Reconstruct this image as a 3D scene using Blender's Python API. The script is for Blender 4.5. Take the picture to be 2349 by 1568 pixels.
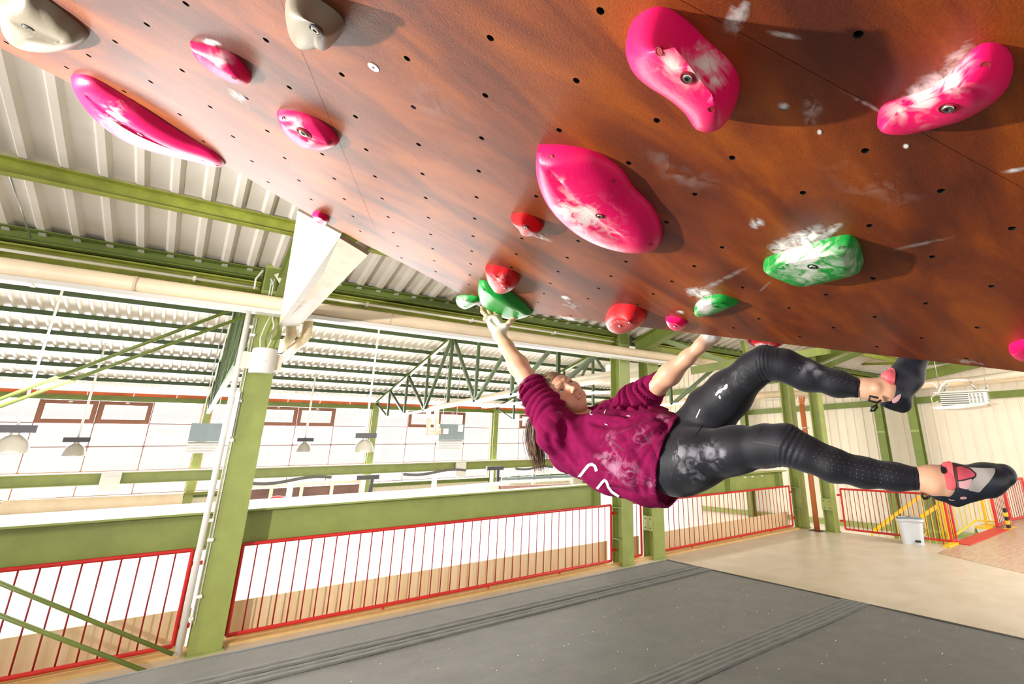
import bpy, bmesh, math, random
import numpy as np
from mathutils import Vector, Matrix
from mathutils.bvhtree import BVHTree
random.seed(7); rng = np.random.default_rng(7)
for o in list(bpy.data.objects): bpy.data.objects.remove(o)
SC = bpy.context.scene
COL = SC.collection
W, H = 2349, 1568
HC = 2.034                                   # camera height above the gallery floor
# ---------------------------------------------------------------- camera
FPX, CX, CY = 1142.087, 1408.556, 668.463
_R = np.array([[0.7730598478394484, -0.6341787094132041, -0.013994148257463068],
               [0.17796542738150814, 0.23800832494065977, -0.95481953473725],
               [0.6088569440479152, 0.7356421696626319, 0.2968565645201226]])
_u, _, _v = np.linalg.svd(_R); RC = _u @ _v
cam = bpy.data.cameras.new('camera'); cam_o = bpy.data.objects.new('camera', cam); COL.objects.link(cam_o)
cam.sensor_fit = 'HORIZONTAL'; cam.sensor_width = 36.0; cam.lens = 36.0 * FPX / W
cam.shift_x = -(CX - W / 2) / W; cam.shift_y = (CY - H / 2) / W
cam.clip_start = 0.05; cam.clip_end = 300
m = Matrix.Identity(4)
for i in range(3):
    m[i][0] = RC[0][i]; m[i][1] = -RC[1][i]; m[i][2] = -RC[2][i]
m[2][3] = HC
cam_o.matrix_world = m
SC.camera = cam_o
# ---------------------------------------------------------------- world, lights, exposure
wd = bpy.data.worlds.new('world'); SC.world = wd; wd.use_nodes = True
nt = wd.node_tree; nt.nodes.clear()
bg = nt.nodes.new('ShaderNodeBackground'); bo = nt.nodes.new('ShaderNodeOutputWorld')
bg.inputs[0].default_value = (1.0, 0.975, 0.94, 1); bg.inputs[1].default_value = 0.52
nt.links.new(bg.outputs[0], bo.inputs[0])
def light(name, kind, loc, energy, color=(1, 1, 1), target=None, **kw):
    l = bpy.data.lights.new(name, kind); l.energy = energy; l.color = color
    for k, v in kw.items(): setattr(l, k, v)
    o = bpy.data.objects.new(name, l); COL.objects.link(o); o.location = loc
    if target is not None:
        o.rotation_euler = (Vector(target) - Vector(loc)).to_track_quat('-Z', 'Y').to_euler()
    return o
light('strobe', 'SPOT', (-2.45, 2.80, HC + 0.20), 580, (1, 0.96, 0.91), (1.3, 2.2, HC + 0.35), shadow_soft_size=0.05, spot_size=math.radians(170), spot_blend=0.5)
light('lower_hall_fill', 'AREA', (3, 8.9, HC + 0.9), 420, (1, 0.99, 0.97), (3, 10.8, 0.6), shape='RECTANGLE', size=14, size_y=0.6)  # added fill, no real lamp: brightens the white back of the boulder wall
light('side_daylight', 'AREA', (-7.5, 4.6, HC + 0.9), 165, (1, 0.97, 0.93), (-0.5, 5.2, HC + 2.4), shape='DISK', size=0.9)
light('window_daylight', 'AREA', (5, 26.2, HC + 0.4), 5200, (1, 0.985, 0.95), (5, 10, HC + 1.6), shape='RECTANGLE', size=27, size_y=4)
light('roof_fill', 'AREA', (6, 14, HC + 1.0), 200, (1, 0.97, 0.9), (6, 14, 9), shape='RECTANGLE', size=16, size_y=7)  # added fill facing up to the far roof, separate from the hanging lamps
light('floor_fill', 'AREA', (12, -1.5, 4.2), 290, (1, 0.97, 0.92), (15, 4, 0.8), shape='RECTANGLE', size=6, size_y=3)  # added fill aimed down at the right part of the floor
SC.view_settings.view_transform = 'Standard'; SC.view_settings.look = 'None'
SC.view_settings.exposure = 1.0; SC.view_settings.gamma = 1.0; SC.view_settings.use_curve_mapping = False
# ---------------------------------------------------------------- measuring helpers (pixel of the photo + one known plane -> point in the hall)
def ray(x, y):
    return RC.T @ np.array([(x - CX) / FPX, (y - CY) / FPX, 1.0])
CAM = np.array([0, 0, HC])
def at(x, y, axis, val):
    d = ray(x, y); k = {'x': 0, 'y': 1, 'z': 2}[axis]
    return CAM + d * ((val - CAM[k]) / d[k])
def atd(x, y, dep): return CAM + ray(x, y) * dep
def proj(P):
    q = RC @ (np.array(P, float) - CAM); return FPX * q[0] / q[2] + CX, FPX * q[1] / q[2] + CY
# ---------------------------------------------------------------- object helpers
def tag(o, label=None, cat=None, group=None, kind=None):
    if label: o['label'] = label
    if cat: o['category'] = cat
    if group: o['group'] = group
    if kind: o['kind'] = kind
    return o
def obj(name, bm, mat, parent=None, smooth=False, label=None):
    me = bpy.data.meshes.new(name)
    if isinstance(bm, tuple):
        me.from_pydata([tuple(v) for v in bm[0]], [], [tuple(f) for f in bm[1]]); me.update()
    else:
        bmesh.ops.recalc_face_normals(bm, faces=bm.faces); bm.to_mesh(me); bm.free()
    mats = mat if isinstance(mat, (list, tuple)) else [mat]
    for q in mats: me.materials.append(q)
    if smooth:
        me.polygons.foreach_set('use_smooth', [True] * len(me.polygons))
        if smooth != True:
            try: me.set_sharp_from_angle(angle=math.radians(smooth))
            except Exception: pass
    o = bpy.data.objects.new(name, me); COL.objects.link(o)
    if parent: o.parent = parent; o.matrix_parent_inverse = Matrix.Translation(parent.location).inverted() if parent.type == 'EMPTY' else Matrix.Identity(4)
    if label: o['label'] = label
    return o
def thing(name, label, cat, loc=(0, 0, 0), group=None):
    o = bpy.data.objects.new(name, None); COL.objects.link(o); o.location = Vector([float(c) for c in loc]); o.empty_display_size = 0.05
    return tag(o, label, cat, group)
def struct(name, bm, mat, parent=None, smooth=False):
    o = obj(name, bm, mat, parent, smooth)
    if not parent: o['kind'] = 'structure'
    return o
def BM(): return bmesh.new()
def box(bm, a, b, mi=0):
    a = np.minimum(a, b).tolist() if False else a
    x0, x1 = sorted((a[0], b[0])); y0, y1 = sorted((a[1], b[1])); z0, z1 = sorted((a[2], b[2]))
    v = [bm.verts.new(p) for p in ((x0,y0,z0),(x1,y0,z0),(x1,y1,z0),(x0,y1,z0),(x0,y0,z1),(x1,y0,z1),(x1,y1,z1),(x0,y1,z1))]
    for f in ((0,1,2,3),(4,5,6,7),(0,1,5,4),(1,2,6,5),(2,3,7,6),(3,0,4,7)):
        fc = bm.faces.new([v[i] for i in f]); fc.material_index = mi
    return bm
def hexa(bm, pts):
    v = [bm.verts.new(tuple(p)) for p in pts]
    for f in ((0,1,2,3),(4,5,6,7),(0,1,5,4),(1,2,6,5),(2,3,7,6),(3,0,4,7)): bm.faces.new([v[i] for i in f])
    return bm
def frame_of(d, up=(0, 0, 1)):
    d = Vector(d).normalized(); up = Vector(up)
    if abs(d.dot(up)) > 0.98: up = Vector((0, 1, 0))
    s = d.cross(up).normalized(); u = s.cross(d).normalized()
    return d, s, u
def prism(bm, a, b, prof, up=(0, 0, 1)):
    """extrude the 2D outline prof [(side, up)] from a to b"""
    a = Vector(tuple(map(float, a))); b = Vector(tuple(map(float, b))); d, s, u = frame_of(b - a, up)
    r0 = [bm.verts.new(a + s * p[0] + u * p[1]) for p in prof]; r1 = [bm.verts.new(b + s * p[0] + u * p[1]) for p in prof]
    n = len(prof)
    for i in range(n): bm.faces.new((r0[i], r0[(i+1) % n], r1[(i+1) % n], r1[i]))
    bm.faces.new(r0[::-1]); bm.faces.new(r1)
    return bm
def rect(w, h): return [(-w/2, -h/2), (w/2, -h/2), (w/2, h/2), (-w/2, h/2)]
def isec(w, h, tf=0.018, tw=0.012):
    a, b, t = w/2, h/2, tw/2
    return [(-a,-b),(a,-b),(a,-b+tf),(t,-b+tf),(t,b-tf),(a,b-tf),(a,b),(-a,b),(-a,b-tf),(-t,b-tf),(-t,-b+tf),(-a,-b+tf)]
def csec(w, h, t=0.008):     # channel open towards +side
    a, b = w/2, h/2
    return [(-a,-b),(a,-b),(a,-b+t),(-a+t,-b+t),(-a+t,b-t),(a,b-t),(a,b),(-a,b)]
def tube(bm, pts, r, n=10, cap=True):
    P = [Vector(tuple(map(float, p))) for p in pts]; rings = []
    rr = r if isinstance(r, (list, tuple)) else [r] * len(P)
    up = None
    for i, p in enumerate(P):
        if i == 0: t = P[1] - P[0]
        elif i == len(P) - 1: t = P[-1] - P[-2]
        else: t = (P[i+1] - P[i]).normalized() + (P[i] - P[i-1]).normalized()
        t = t.normalized()
        if up is None:
            _, s, u = frame_of(t)
        else:
            s = t.cross(up).normalized(); u = s.cross(t).normalized()
        up = u
        rings.append([bm.verts.new(p + (s * math.cos(2*math.pi*k/n) + u * math.sin(2*math.pi*k/n)) * rr[i]) for k in range(n)])
    for i in range(len(P) - 1):
        for k in range(n): bm.faces.new((rings[i][k], rings[i][(k+1) % n], rings[i+1][(k+1) % n], rings[i+1][k]))
    if cap: bm.faces.new(rings[0][::-1]); bm.faces.new(rings[-1])
    return bm
def lathe(bm, c, prof, n=24, axis=(0, 0, 1)):
    d, s, u = frame_of(axis, (0, 1, 0)); c = Vector(tuple(map(float, c))); rings = []
    for r, h in prof:
        rings.append([bm.verts.new(c + d*h + (s*math.cos(2*math.pi*k/n) + u*math.sin(2*math.pi*k/n)) * max(r, 1e-5)) for k in range(n)])
    for i in range(len(prof) - 1):
        for k in range(n): bm.faces.new((rings[i][k], rings[i][(k+1) % n], rings[i+1][(k+1) % n], rings[i+1][k]))
    bm.faces.new(rings[0][::-1]); bm.faces.new(rings[-1])
    return bm
def copy_tree(o, delta, parent=None):
    c = o.copy(); COL.objects.link(c)
    if parent: c.parent = parent
    else: c.location = o.location + Vector(delta)
    for ch in o.children: copy_tree(ch, delta, c)
    return c
# ---------------------------------------------------------------- materials
def mat(name, col, rough=0.5, metal=0.0, var=0.0, scale=8.0, bump=0.0, bscale=40.0, col2=None, stretch=None, spec=0.5, coat=0.0, sheen=0.0, attr=None, attrcol=None, trans=None, emis=None):
    m = bpy.data.materials.new(name); m.use_nodes = True; nt = m.node_tree; N = nt.nodes; L = nt.links
    b = N['Principled BSDF']; b.inputs['Roughness'].default_value = rough; b.inputs['Metallic'].default_value = metal
    b.inputs['Specular IOR Level'].default_value = spec; b.inputs['Coat Weight'].default_value = coat; b.inputs['Sheen Weight'].default_value = sheen
    c = (*col, 1); b.inputs['Base Color'].default_value = c
    tc = N.new('ShaderNodeTexCoord'); mp = N.new('ShaderNodeMapping'); L.new(tc.outputs['Object'], mp.inputs[0])
    if stretch: mp.inputs['Scale'].default_value = stretch
    out = None
    if var or col2:
        n = N.new('ShaderNodeTexNoise'); n.inputs['Scale'].default_value = scale; n.inputs['Detail'].default_value = 6; n.inputs['Roughness'].default_value = 0.6
        L.new(mp.outputs[0], n.inputs[0])
        r = N.new('ShaderNodeValToRGB'); r.color_ramp.elements[0].position = 0.35; r.color_ramp.elements[1].position = 0.68
        c2 = col2 if col2 else tuple(min(1, k * (1 + var)) for k in col); c1 = col if col2 else tuple(k * (1 - var) for k in col)
        r.color_ramp.elements[0].color = (*c1, 1); r.color_ramp.elements[1].color = (*c2, 1)
        L.new(n.outputs[0], r.inputs[0]); out = r.outputs[0]
    if attr:
        a = N.new('ShaderNodeAttribute'); a.attribute_name = attr
        n2 = N.new('ShaderNodeTexNoise'); n2.inputs['Scale'].default_value = 30; n2.inputs['Detail'].default_value = 7; n2.inputs['Distortion'].default_value = 1.2; L.new(mp.outputs[0], n2.inputs[0])
        mu = N.new('ShaderNodeMath'); mu.operation = 'MULTIPLY_ADD'; L.new(n2.outputs[0], mu.inputs[0]); mu.inputs[1].default_value = 3.4; mu.inputs[2].default_value = -1.85
        ad = N.new('ShaderNodeMath'); ad.operation = 'ADD'; L.new(a.outputs['Fac'], ad.inputs[0]); L.new(mu.outputs[0], ad.inputs[1])
        m2 = N.new('ShaderNodeMath'); m2.operation = 'MULTIPLY'; m2.use_clamp = True; L.new(ad.outputs[0], m2.inputs[0]); m2.inputs[1].default_value = 1.5
        m3 = N.new('ShaderNodeMath'); m3.operation = 'MULTIPLY'; m3.use_clamp = True; L.new(m2.outputs[0], m3.inputs[0]); L.new(a.outputs['Fac'], m3.inputs[1])
        mx = N.new('ShaderNodeMix'); mx.data_type = 'RGBA'; L.new(m3.outputs[0], mx.inputs[0])
        if out: L.new(out, mx.inputs[6])
        else: mx.inputs[6].default_value = c
        mx.inputs[7].default_value = (*(attrcol or (0.85, 0.83, 0.8)), 1); out = mx.outputs[2]
    if out: L.new(out, b.inputs['Base Color'])
    if bump:
        n = N.new('ShaderNodeTexNoise'); n.inputs['Scale'].default_value = bscale; n.inputs['Detail'].default_value = 4; L.new(mp.outputs[0], n.inputs[0])
        bp = N.new('ShaderNodeBump'); bp.inputs['Strength'].default_value = bump; bp.inputs['Distance'].default_value = 0.01
        L.new(n.outputs[0], bp.inputs['Height']); L.new(bp.outputs[0], b.inputs['Normal'])
    return m
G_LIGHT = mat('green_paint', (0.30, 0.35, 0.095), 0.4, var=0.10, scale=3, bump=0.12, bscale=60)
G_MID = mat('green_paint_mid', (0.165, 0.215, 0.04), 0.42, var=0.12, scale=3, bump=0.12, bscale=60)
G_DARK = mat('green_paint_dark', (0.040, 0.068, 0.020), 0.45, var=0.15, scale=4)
G_OLIVE = mat('olive_paint', (0.30, 0.33, 0.045), 0.4, var=0.2, scale=5, bump=0.2, bscale=50)
RED = mat('red_paint', (0.62, 0.022, 0.02), 0.3, var=0.1, scale=6)
REDB = mat('dark_red_paint', (0.34, 0.012, 0.018), 0.35)
YEL = mat('yellow_paint', (0.85, 0.56, 0.01), 0.35)
WHITE = mat('white_paint', (0.86, 0.85, 0.82), 0.5)
WHITEP = mat('white_plastic', (0.85, 0.82, 0.78), 0.35)
CREAM = mat('cream_lagging', (0.86, 0.69, 0.48), 0.5, var=0.08, scale=2, bump=0.3, bscale=12)
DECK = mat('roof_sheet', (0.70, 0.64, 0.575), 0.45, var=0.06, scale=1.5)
PLY = mat('birch_plywood', (0.80, 0.60, 0.32), 0.5, col2=(0.88, 0.72, 0.47), scale=3, stretch=(6, 6, 0.5))
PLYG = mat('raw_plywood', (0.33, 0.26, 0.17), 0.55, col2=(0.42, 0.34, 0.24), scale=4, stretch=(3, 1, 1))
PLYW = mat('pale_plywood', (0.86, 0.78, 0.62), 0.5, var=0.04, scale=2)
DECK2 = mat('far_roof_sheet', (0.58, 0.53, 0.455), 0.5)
FLOORM = mat('gallery_screed', (0.58, 0.49, 0.375), 0.35, col2=(0.68, 0.59, 0.475), scale=2.2, bump=0.05, bscale=30)
STEEL = mat('galvanised_steel', (0.55, 0.55, 0.53), 0.35, 0.8, var=0.1)
BOLT = mat('bolt_steel', (0.62, 0.60, 0.56), 0.25, 1.0)
BLACK = mat('black_rubber', (0.012, 0.012, 0.014), 0.5)
DGREY = mat('dark_grey', (0.05, 0.045, 0.05), 0.5)
BROWNW = mat('brown_window_frame', (0.30, 0.115, 0.065), 0.45)
BROWNP = mat('brown_pipe', (0.50, 0.15, 0.045), 0.28, var=0.05)
ORANGE = mat('orange_tile', (0.62, 0.13, 0.03), 0.6, var=0.2, scale=2)
CLAD = mat('cream_cladding', (0.84, 0.75, 0.60), 0.5, var=0.03, scale=1)
BLUEG = mat('blue_grey_metal', (0.19, 0.24, 0.25), 0.45, var=0.05)
ROPE = mat('white_wire', (0.75, 0.72, 0.64), 0.5)
PANELB = mat('brown_panel', (0.16, 0.075, 0.055), 0.5, var=0.25, scale=2)
def glass_mat():
    m = bpy.data.materials.new('window_glass'); m.use_nodes = True; N = m.node_tree.nodes; L = m.node_tree.links; N.clear()
    t = N.new('ShaderNodeBsdfTransparent'); g = N.new('ShaderNodeBsdfGlossy'); g.inputs['Roughness'].default_value = 0.02
    x = N.new('ShaderNodeMixShader'); f = N.new('ShaderNodeFresnel'); f.inputs[0].default_value = 1.45; o = N.new('ShaderNodeOutputMaterial')
    L.new(f.outputs[0], x.inputs[0]); L.new(t.outputs[0], x.inputs[1]); L.new(g.outputs[0], x.inputs[2]); L.new(x.outputs[0], o.inputs[0])
    return m
GLASS = glass_mat()
# ================================================================ THE HALL
RZ = lambda z: z + HC                        # heights measured from the lens -> above the floor
def zfar(y): return RZ(2.17) + 0.19 * (25.5 - y) if y > 16.6 else RZ(2.17) + 0.19 * 8.9 - 0.19 * (16.6 - y)
def znear(y): return RZ(2.27) + 0.232 * (7.6 - y)
def deck(bm, x0, x1, ys, zf, pitch, dep, lo=0.36, sl=0.10):
    """trapezoidal sheet, ribs running along y"""
    xs = []; x = x0
    while x < x1:
        for f, h in ((0, 0), (lo, 0), (lo + sl, 1), (1 - sl, 1)): xs.append((x + f * pitch, h * dep))
        x += pitch
    rows = [[bm.verts.new((a, y, zf(y) + h)) for a, h in xs] for y in ys]
    top = [[bm.verts.new((a, y, zf(y) + h + 0.004)) for a, h in (xs[0], xs[-1])] for y in ys]
    for r0, r1 in zip(rows, rows[1:]):
        for i in range(len(xs) - 1): bm.faces.new((r0[i], r0[i+1], r1[i+1], r1[i]))
    return bm
# floor slab with stair opening (x 12.55-18.6, y 4.45-7.5)
bm = BM()
box(bm, (-3.2, -3.0, -0.25), (12.5, 7.98, 0)); box(bm, (12.5, -3.0, -0.25), (18.6, 4.42, 0))
struct('floor', bm, FLOORM)
bm = BM(); box(bm, (-9, 8.0, -4.3), (18.6, 25.6, -4.2)); box(bm, (12.5, -3, -4.3), (18.6, 8.0, -4.2))
HALLF = mat('hall_floor', (0.62, 0.56, 0.46), 0.5, var=0.05)
struct('floor', bm, HALLF)
bm = BM(); P_ = [at(x, y, 'z', 0.004) for x, y in ((2150, 1268), (2480, 1345), (2480, 1150), (2330, 1192), (2250, 1222))]; bm.faces.new([bm.verts.new(tuple(p)) for p in P_])
r_ = bmesh.ops.extrude_face_region(bm, geom=bm.faces[:]); bmesh.ops.translate(bm, verts=[v for v in r_['geom'] if isinstance(v, bmesh.types.BMVert)], vec=(0, 0, -.003))
struct('floor', bm, mat('brown_streaked_floor', (0.42, 0.27, 0.17), .3, col2=(0.60, 0.44, 0.32), scale=3, stretch=(1, 6, 1)))
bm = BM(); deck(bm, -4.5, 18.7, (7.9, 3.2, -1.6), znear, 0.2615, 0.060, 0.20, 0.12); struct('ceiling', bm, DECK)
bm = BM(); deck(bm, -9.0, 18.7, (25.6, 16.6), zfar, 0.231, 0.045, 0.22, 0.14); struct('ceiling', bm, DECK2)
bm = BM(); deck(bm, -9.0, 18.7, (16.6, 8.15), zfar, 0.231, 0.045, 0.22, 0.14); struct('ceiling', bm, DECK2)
bm = BM(); box(bm, (-9, 7.85, RZ(2.16)), (18.6, 8.3, RZ(2.24))); box(bm, (-9, 7.83, RZ(2.04)), (18.6, 7.9, RZ(2.17))); box(bm, (-9, 8.2, RZ(2.16)), (18.6, 8.3, RZ(2.6))); struct('trim_4', bm, G_DARK)  # valley gutter; the middle strip is added to keep the bright gap dark
# far wall: cladding below the glazing, eaves strip above
bm = BM()
box(bm, (-9, 25.45, -4.2), (18.6, 25.6, RZ(-1.42)))
x = -9
while x < 18.6:
    box(bm, (x, 25.43, -4.2), (x + 0.02, 25.45, RZ(-1.5))); x += 0.3
struct('wall_far', bm, CLAD)
bm = BM(); x = -9.0
while x < 18.6:
    box(bm, (x, 25.38, RZ(1.98)), (x + 1.18, 25.5, RZ(2.10))); x += 1.2
struct('trim_1', bm, ORANGE)
bm = BM(); box(bm, (-9, 25.30, RZ(1.80)), (18.6, 25.44, RZ(1.90))); box(bm, (-9, 25.34, RZ(1.90)), (18.6, 25.44, RZ(1.98)))
struct('trim_2', bm, G_MID)
# glazing, one window per bay
BAY = [-5.66, 0.39, 6.45, 12.5, 18.55]
for wi, (a, b) in enumerate(zip(BAY[:-1], BAY[1:])):
    a += 0.15; b -= 0.15
    z0, z1 = RZ(-1.38), RZ(1.80)
    bm = BM(); box(bm, (a, 25.5, z0), (b, 25.506, z1)); w = struct('window_%d' % (wi + 1), bm, GLASS)
    bm = BM()
    px = [a + (b - a) * k / 4 for k in range(5)]
    for x in px: box(bm, (x - 0.014, 25.46, z0), (x + 0.014, 25.49, z1))
    for z in (RZ(-1.36), RZ(-0.57), RZ(0.245), RZ(1.03)): box(bm, (a, 25.455, z - 0.014), (b, 25.495, z + 0.014))
    for x in px:
        for z in (RZ(-0.57), RZ(0.245)): box(bm, (x - 0.035, 25.45, z - 0.035), (x + 0.035, 25.46, z + 0.035))
    obj('mullions', bm, BROWNW, w)
    for k in (1, 2):
        bm = BM(); x0, x1 = px[k] + 0.02, px[k + 1] - 0.02; f = 0.13; za, zb = RZ(1.03), RZ(1.79)
        box(bm, (x0, 25.40, za), (x1, 25.5, za + f)); box(bm, (x0, 25.40, zb - f), (x1, 25.5, zb))
        box(bm, (x0, 25.40, za + f), (x0 + f, 25.5, zb - f)); box(bm, (x1 - f, 25.40, za + f), (x1, 25.5, zb - f))
        fr = obj('sash', bm, BROWNW, w)
        bm = BM(); box(bm, ((x0 + x1) / 2 - 0.05, 25.37, zb - 0.07), ((x0 + x1) / 2 + 0.05, 25.40, zb - 0.03)); obj('window_latch', bm, WHITE, fr)
# end wall
bm = BM(); box(bm, (18.6, -3, -4.2), (18.72, 25.6, 7.2))
y = -3.0
while y < 25.5:
    box(bm, (18.585, y, -0.75), (18.6, y + 0.03, 6.4)); y += 0.33
struct('wall_end', bm, CLAD)
bm = BM(); box(bm, (18.45, -3, RZ(-2.78)), (18.58, 25.3, RZ(-2.62))); struct('trim_3', bm, G_LIGHT)
for zz, dz in ((1.32, 0.10), (2.55, 0.12)):
    g = obj('wall_girt', box(BM(), (18.46, -2, RZ(zz - dz)), (18.58, 25.2, RZ(zz + dz))), G_MID)
    tag(g, 'green steel girt crossing the cream end wall ' + ('at mid height behind the fan heater' if zz < 2 else 'high up under the roof'), 'steel beam', 'girts of the end wall')
# ---------------------------------------------------------------- columns
def i_column(x, y, z0, z1, w, d, mat_, label, group, extra=None):
    t = thing('steel_column', label, 'column', (x, y, z0), group)
    bm = BM(); prism(bm, (x, y, z0), (x, y, z1), isec(w, d, 0.02, 0.012), (0, 1, 0)); obj('shaft', bm, mat_, t)
    bm = BM(); box(bm, (x - w/2 - 0.02, y - d/2 - 0.02, z0), (x + w/2 + 0.02, y + d/2 + 0.02, z0 + 0.015)); obj('base_plate', bm, mat_, t)
    return t
c1 = i_column(0.535, 7.67, 0, RZ(2.32), 0.295, 0.30, G_LIGHT, 'green steel column with the white speaker and white pipes, nearest one at left', 'columns of the gallery edge')
c2 = i_column(6.475, 7.67, 0, RZ(2.32), 0.26, 0.30, G_LIGHT, 'green steel column right of the long red railing, left one of the close pair', 'columns of the gallery edge')
c3 = i_column(7.255, 7.67, 0, RZ(2.32), 0.29, 0.30, G_LIGHT, 'green steel column below the climber, right one of the close pair', 'columns of the gallery edge')
c4 = i_column(12.45, 7.68, 0, RZ(2.32), 0.25, 0.28, G_LIGHT, 'green steel column in the corner, left of the brown downpipe', 'columns of the gallery edge')
c5 = i_column(12.38, 6.84, 0, RZ(2.32), 0.22, 0.26, G_LIGHT, 'green steel column in the corner, right of the brown downpipe', 'columns of the gallery edge')
for c, x, y, w in ((c2, 6.475, 7.67, .26), (c3, 7.255, 7.67, .29), (c4, 12.45, 7.68, .25), (c5, 12.38, 6.84, .22)):
    for z in ((0.42, 0.95) if c in (c2, c4) else (0.62,)):
        bm = BM()
        if c in (c2, c4): box(bm, (x - w/2, y - .13, z), (x, y + .13, z + 0.012))
        else:
            box(bm, (x - w/2 - 0.006, y - .14, z - 0.13), (x - w/2, y + .14, z + 0.13))
        st = obj('stiffener', bm, G_LIGHT, c)
        if c not in (c2, c4):
            for dy in (-.07, .07):
                for dz in (-.08, .08):
                    bm = BM(); lathe(bm, (x - w/2 - 0.006, y + dy, z + dz), [(0.012, 0), (0.012, 0.006)], 8, (-1, 0, 0)); obj('bolt_hole', bm, BLACK, st)
# haunch brackets with bolts at the column heads
for c, x in ((c1, 0.535), (c2, 6.475), (c3, 7.255), (c4, 12.45)):
    bm = BM(); box(bm, (x - .13, 7.49, RZ(1.98)), (x + .06, 7.52, RZ(2.26))); hp = obj('head_plate', bm, G_MID, c)
    for dz in (2.05, 2.19):
        bm = BM(); lathe(bm, (x - .05, 7.49, RZ(dz)), [(0.026, 0), (0.026, 0.012), (0.014, 0.013), (0.014, 0.03)], 6, (0, -1, 0)); obj('bolt', bm, DGREY, hp)
# rafters of the near roof, rising over the gallery
def rafter(x, label):
    t = thing('roof_rafter', label, 'steel beam', (x, 7.5, RZ(2.2)), 'rafters of the near roof')
    bm = BM(); prism(bm, (x, 7.6, znear(7.6) - 0.34), (x, -1.4, znear(-1.4) - 0.34), isec(0.16, 0.30, 0.014, 0.01)); obj('flanges', bm, G_MID, t)
    bm = BM()
    p = [(7.52, RZ(2.0)), (7.52, znear(7.52) - 0.45), (6.7, znear(6.7) - 0.48)]
    v0 = [bm.verts.new((x - 0.006, a, b)) for a, b in p]; v1 = [bm.verts.new((x + 0.006, a, b)) for a, b in p]
    bm.faces.new(v0); bm.faces.new(v1[::-1])
    for i in range(3): bm.faces.new((v0[i], v0[(i+1) % 3], v1[(i+1) % 3], v1[i]))
    obj('gusset', bm, G_MID, t)
rafter(0.60, 'green roof rafter rising from the nearest left column behind the pale wooden strut')
rafter(6.85, 'green roof rafter rising from the pair of columns above the climber')
rafter(12.45, 'green roof rafter rising from the corner column above the downpipe')
# far wall columns
for i, x in enumerate(BAY):
    lab = ['green far wall column left of the nearest big column, outside the frame', 'pale green far wall column seen behind the left unit heater', 'pale green far wall column behind the second hanging lamp from the middle', 'pale green far wall column right of the hanging unit heater with pipes', 'green far wall column in the far corner by the end wall'][i]
    t = thing('steel_column', lab, 'column', (x, 25.2, -4.2), 'columns between the big windows')
    bm = BM(); prism(bm, (x, 25.22, -4.2), (x, 25.22, RZ(2.06)), isec(0.26, 0.26, 0.018, 0.012), (0, 1, 0)); obj('shaft', bm, G_LIGHT, t)
# end wall columns
for i, (y, lab) in enumerate(((7.85, 'left'), (6.78, 'right'), (13.5, 'far'), (19.5, 'farthest'))):
    L = {'left': 'tall green end wall column, left of the two seen below the raised shoe', 'right': 'tall green end wall column, right of the two, beside the fan heater', 'far': 'green end wall column seen beyond the corner downpipe', 'farthest': 'green end wall column near the far window corner'}[lab]
    t = thing('steel_column', L, 'column', (18.35, y, -4.2), 'columns of the end wall')
    bm = BM(); prism(bm, (18.33, y, -4.2), (18.33, y, RZ(2.5)), isec(0.26, 0.24, 0.016, 0.012), (1, 0, 0)); obj('shaft', bm, G_MID, t)
    bm = BM(); box(bm, (18.2, y - .125, RZ(.32)), (18.23, y + .125, RZ(.38))); obj('splice_plate', bm, G_LIGHT, t)
# ---------------------------------------------------------------- gallery edge beams
def beam(a, b, w, h, mat_, label, group=None, name='steel_beam', prof=None, cat='steel beam'):
    t = thing(name, label, cat, a, group)
    bm = BM(); prism(bm, a, b, prof or isec(w, h, 0.022, 0.014)); obj('profile', bm, mat_, t); return t
zb = RZ(-0.86)
e1 = beam((-4.5, 7.98, zb), (6.2, 7.98, zb), 0.30, 0.40, G_LIGHT, 'long green edge beam over the red railing, passing behind the nearest column', 'edge beams over the railings')
e2 = beam((7.45, 7.98, zb), (12.25, 7.98, zb), 0.30, 0.40, G_LIGHT, 'green edge beam below the hoodie, over the railing with the corner column at its end', 'edge beams over the railings')
for (t, x) in ((e1, 6.05), (e1, -1.9), (e2, 9.9), (e2, 11.9)):
    bm = BM(); box(bm, (x, 7.84, zb - .18), (x + .016, 7.972, zb + .18)); obj('stiffener', bm, G_LIGHT, t)
for x in (10.9, 11.3, 10.6):
    bm = BM(); box(bm, (x, 7.965, zb + 0.09), (x + .09, 7.972, zb + 0.115)); obj('paper_tag', bm, WHITE, e2)
# eaves channels, conduit and duct above the gallery edge
def eave(x0, x1, where):
    beam((x0, 7.64, RZ(2.20)), (x1, 7.64, RZ(2.20)), .1, .1, G_MID, 'dark green eaves channel under the roof sheet ' + where, 'eaves channels', prof=csec(0.14, 0.14))
    beam((x0, 7.72, RZ(2.0)), (x1, 7.72, RZ(2.0)), .1, .1, G_OLIVE, 'yellow green gutter beam below the eaves channel ' + where, 'gutter beams', prof=isec(0.20, 0.20, 0.018, 0.012))
eave(-4.5, 0.38, 'left of the nearest column'); eave(0.70, 6.30, 'between the nearest column and the pair'); eave(7.42, 18.4, 'right of the column pair')
def pipe(name, pts, r, mat_, label, cat='pipe', group=None, rings=(), n=14):
    t = thing(name, label, cat, pts[0], group)
    obj('run', tube(BM(), pts, r, n), mat_, t, True)
    for p, d in rings:
        bm = BM(); lathe(bm, Vector(p) - Vector(d).normalized() * 0.012, [(r * 1.06, 0), (r * 1.06, 0.024)], n, d); obj('joint_ring', bm, mat_, t, 40)
    return t
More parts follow.
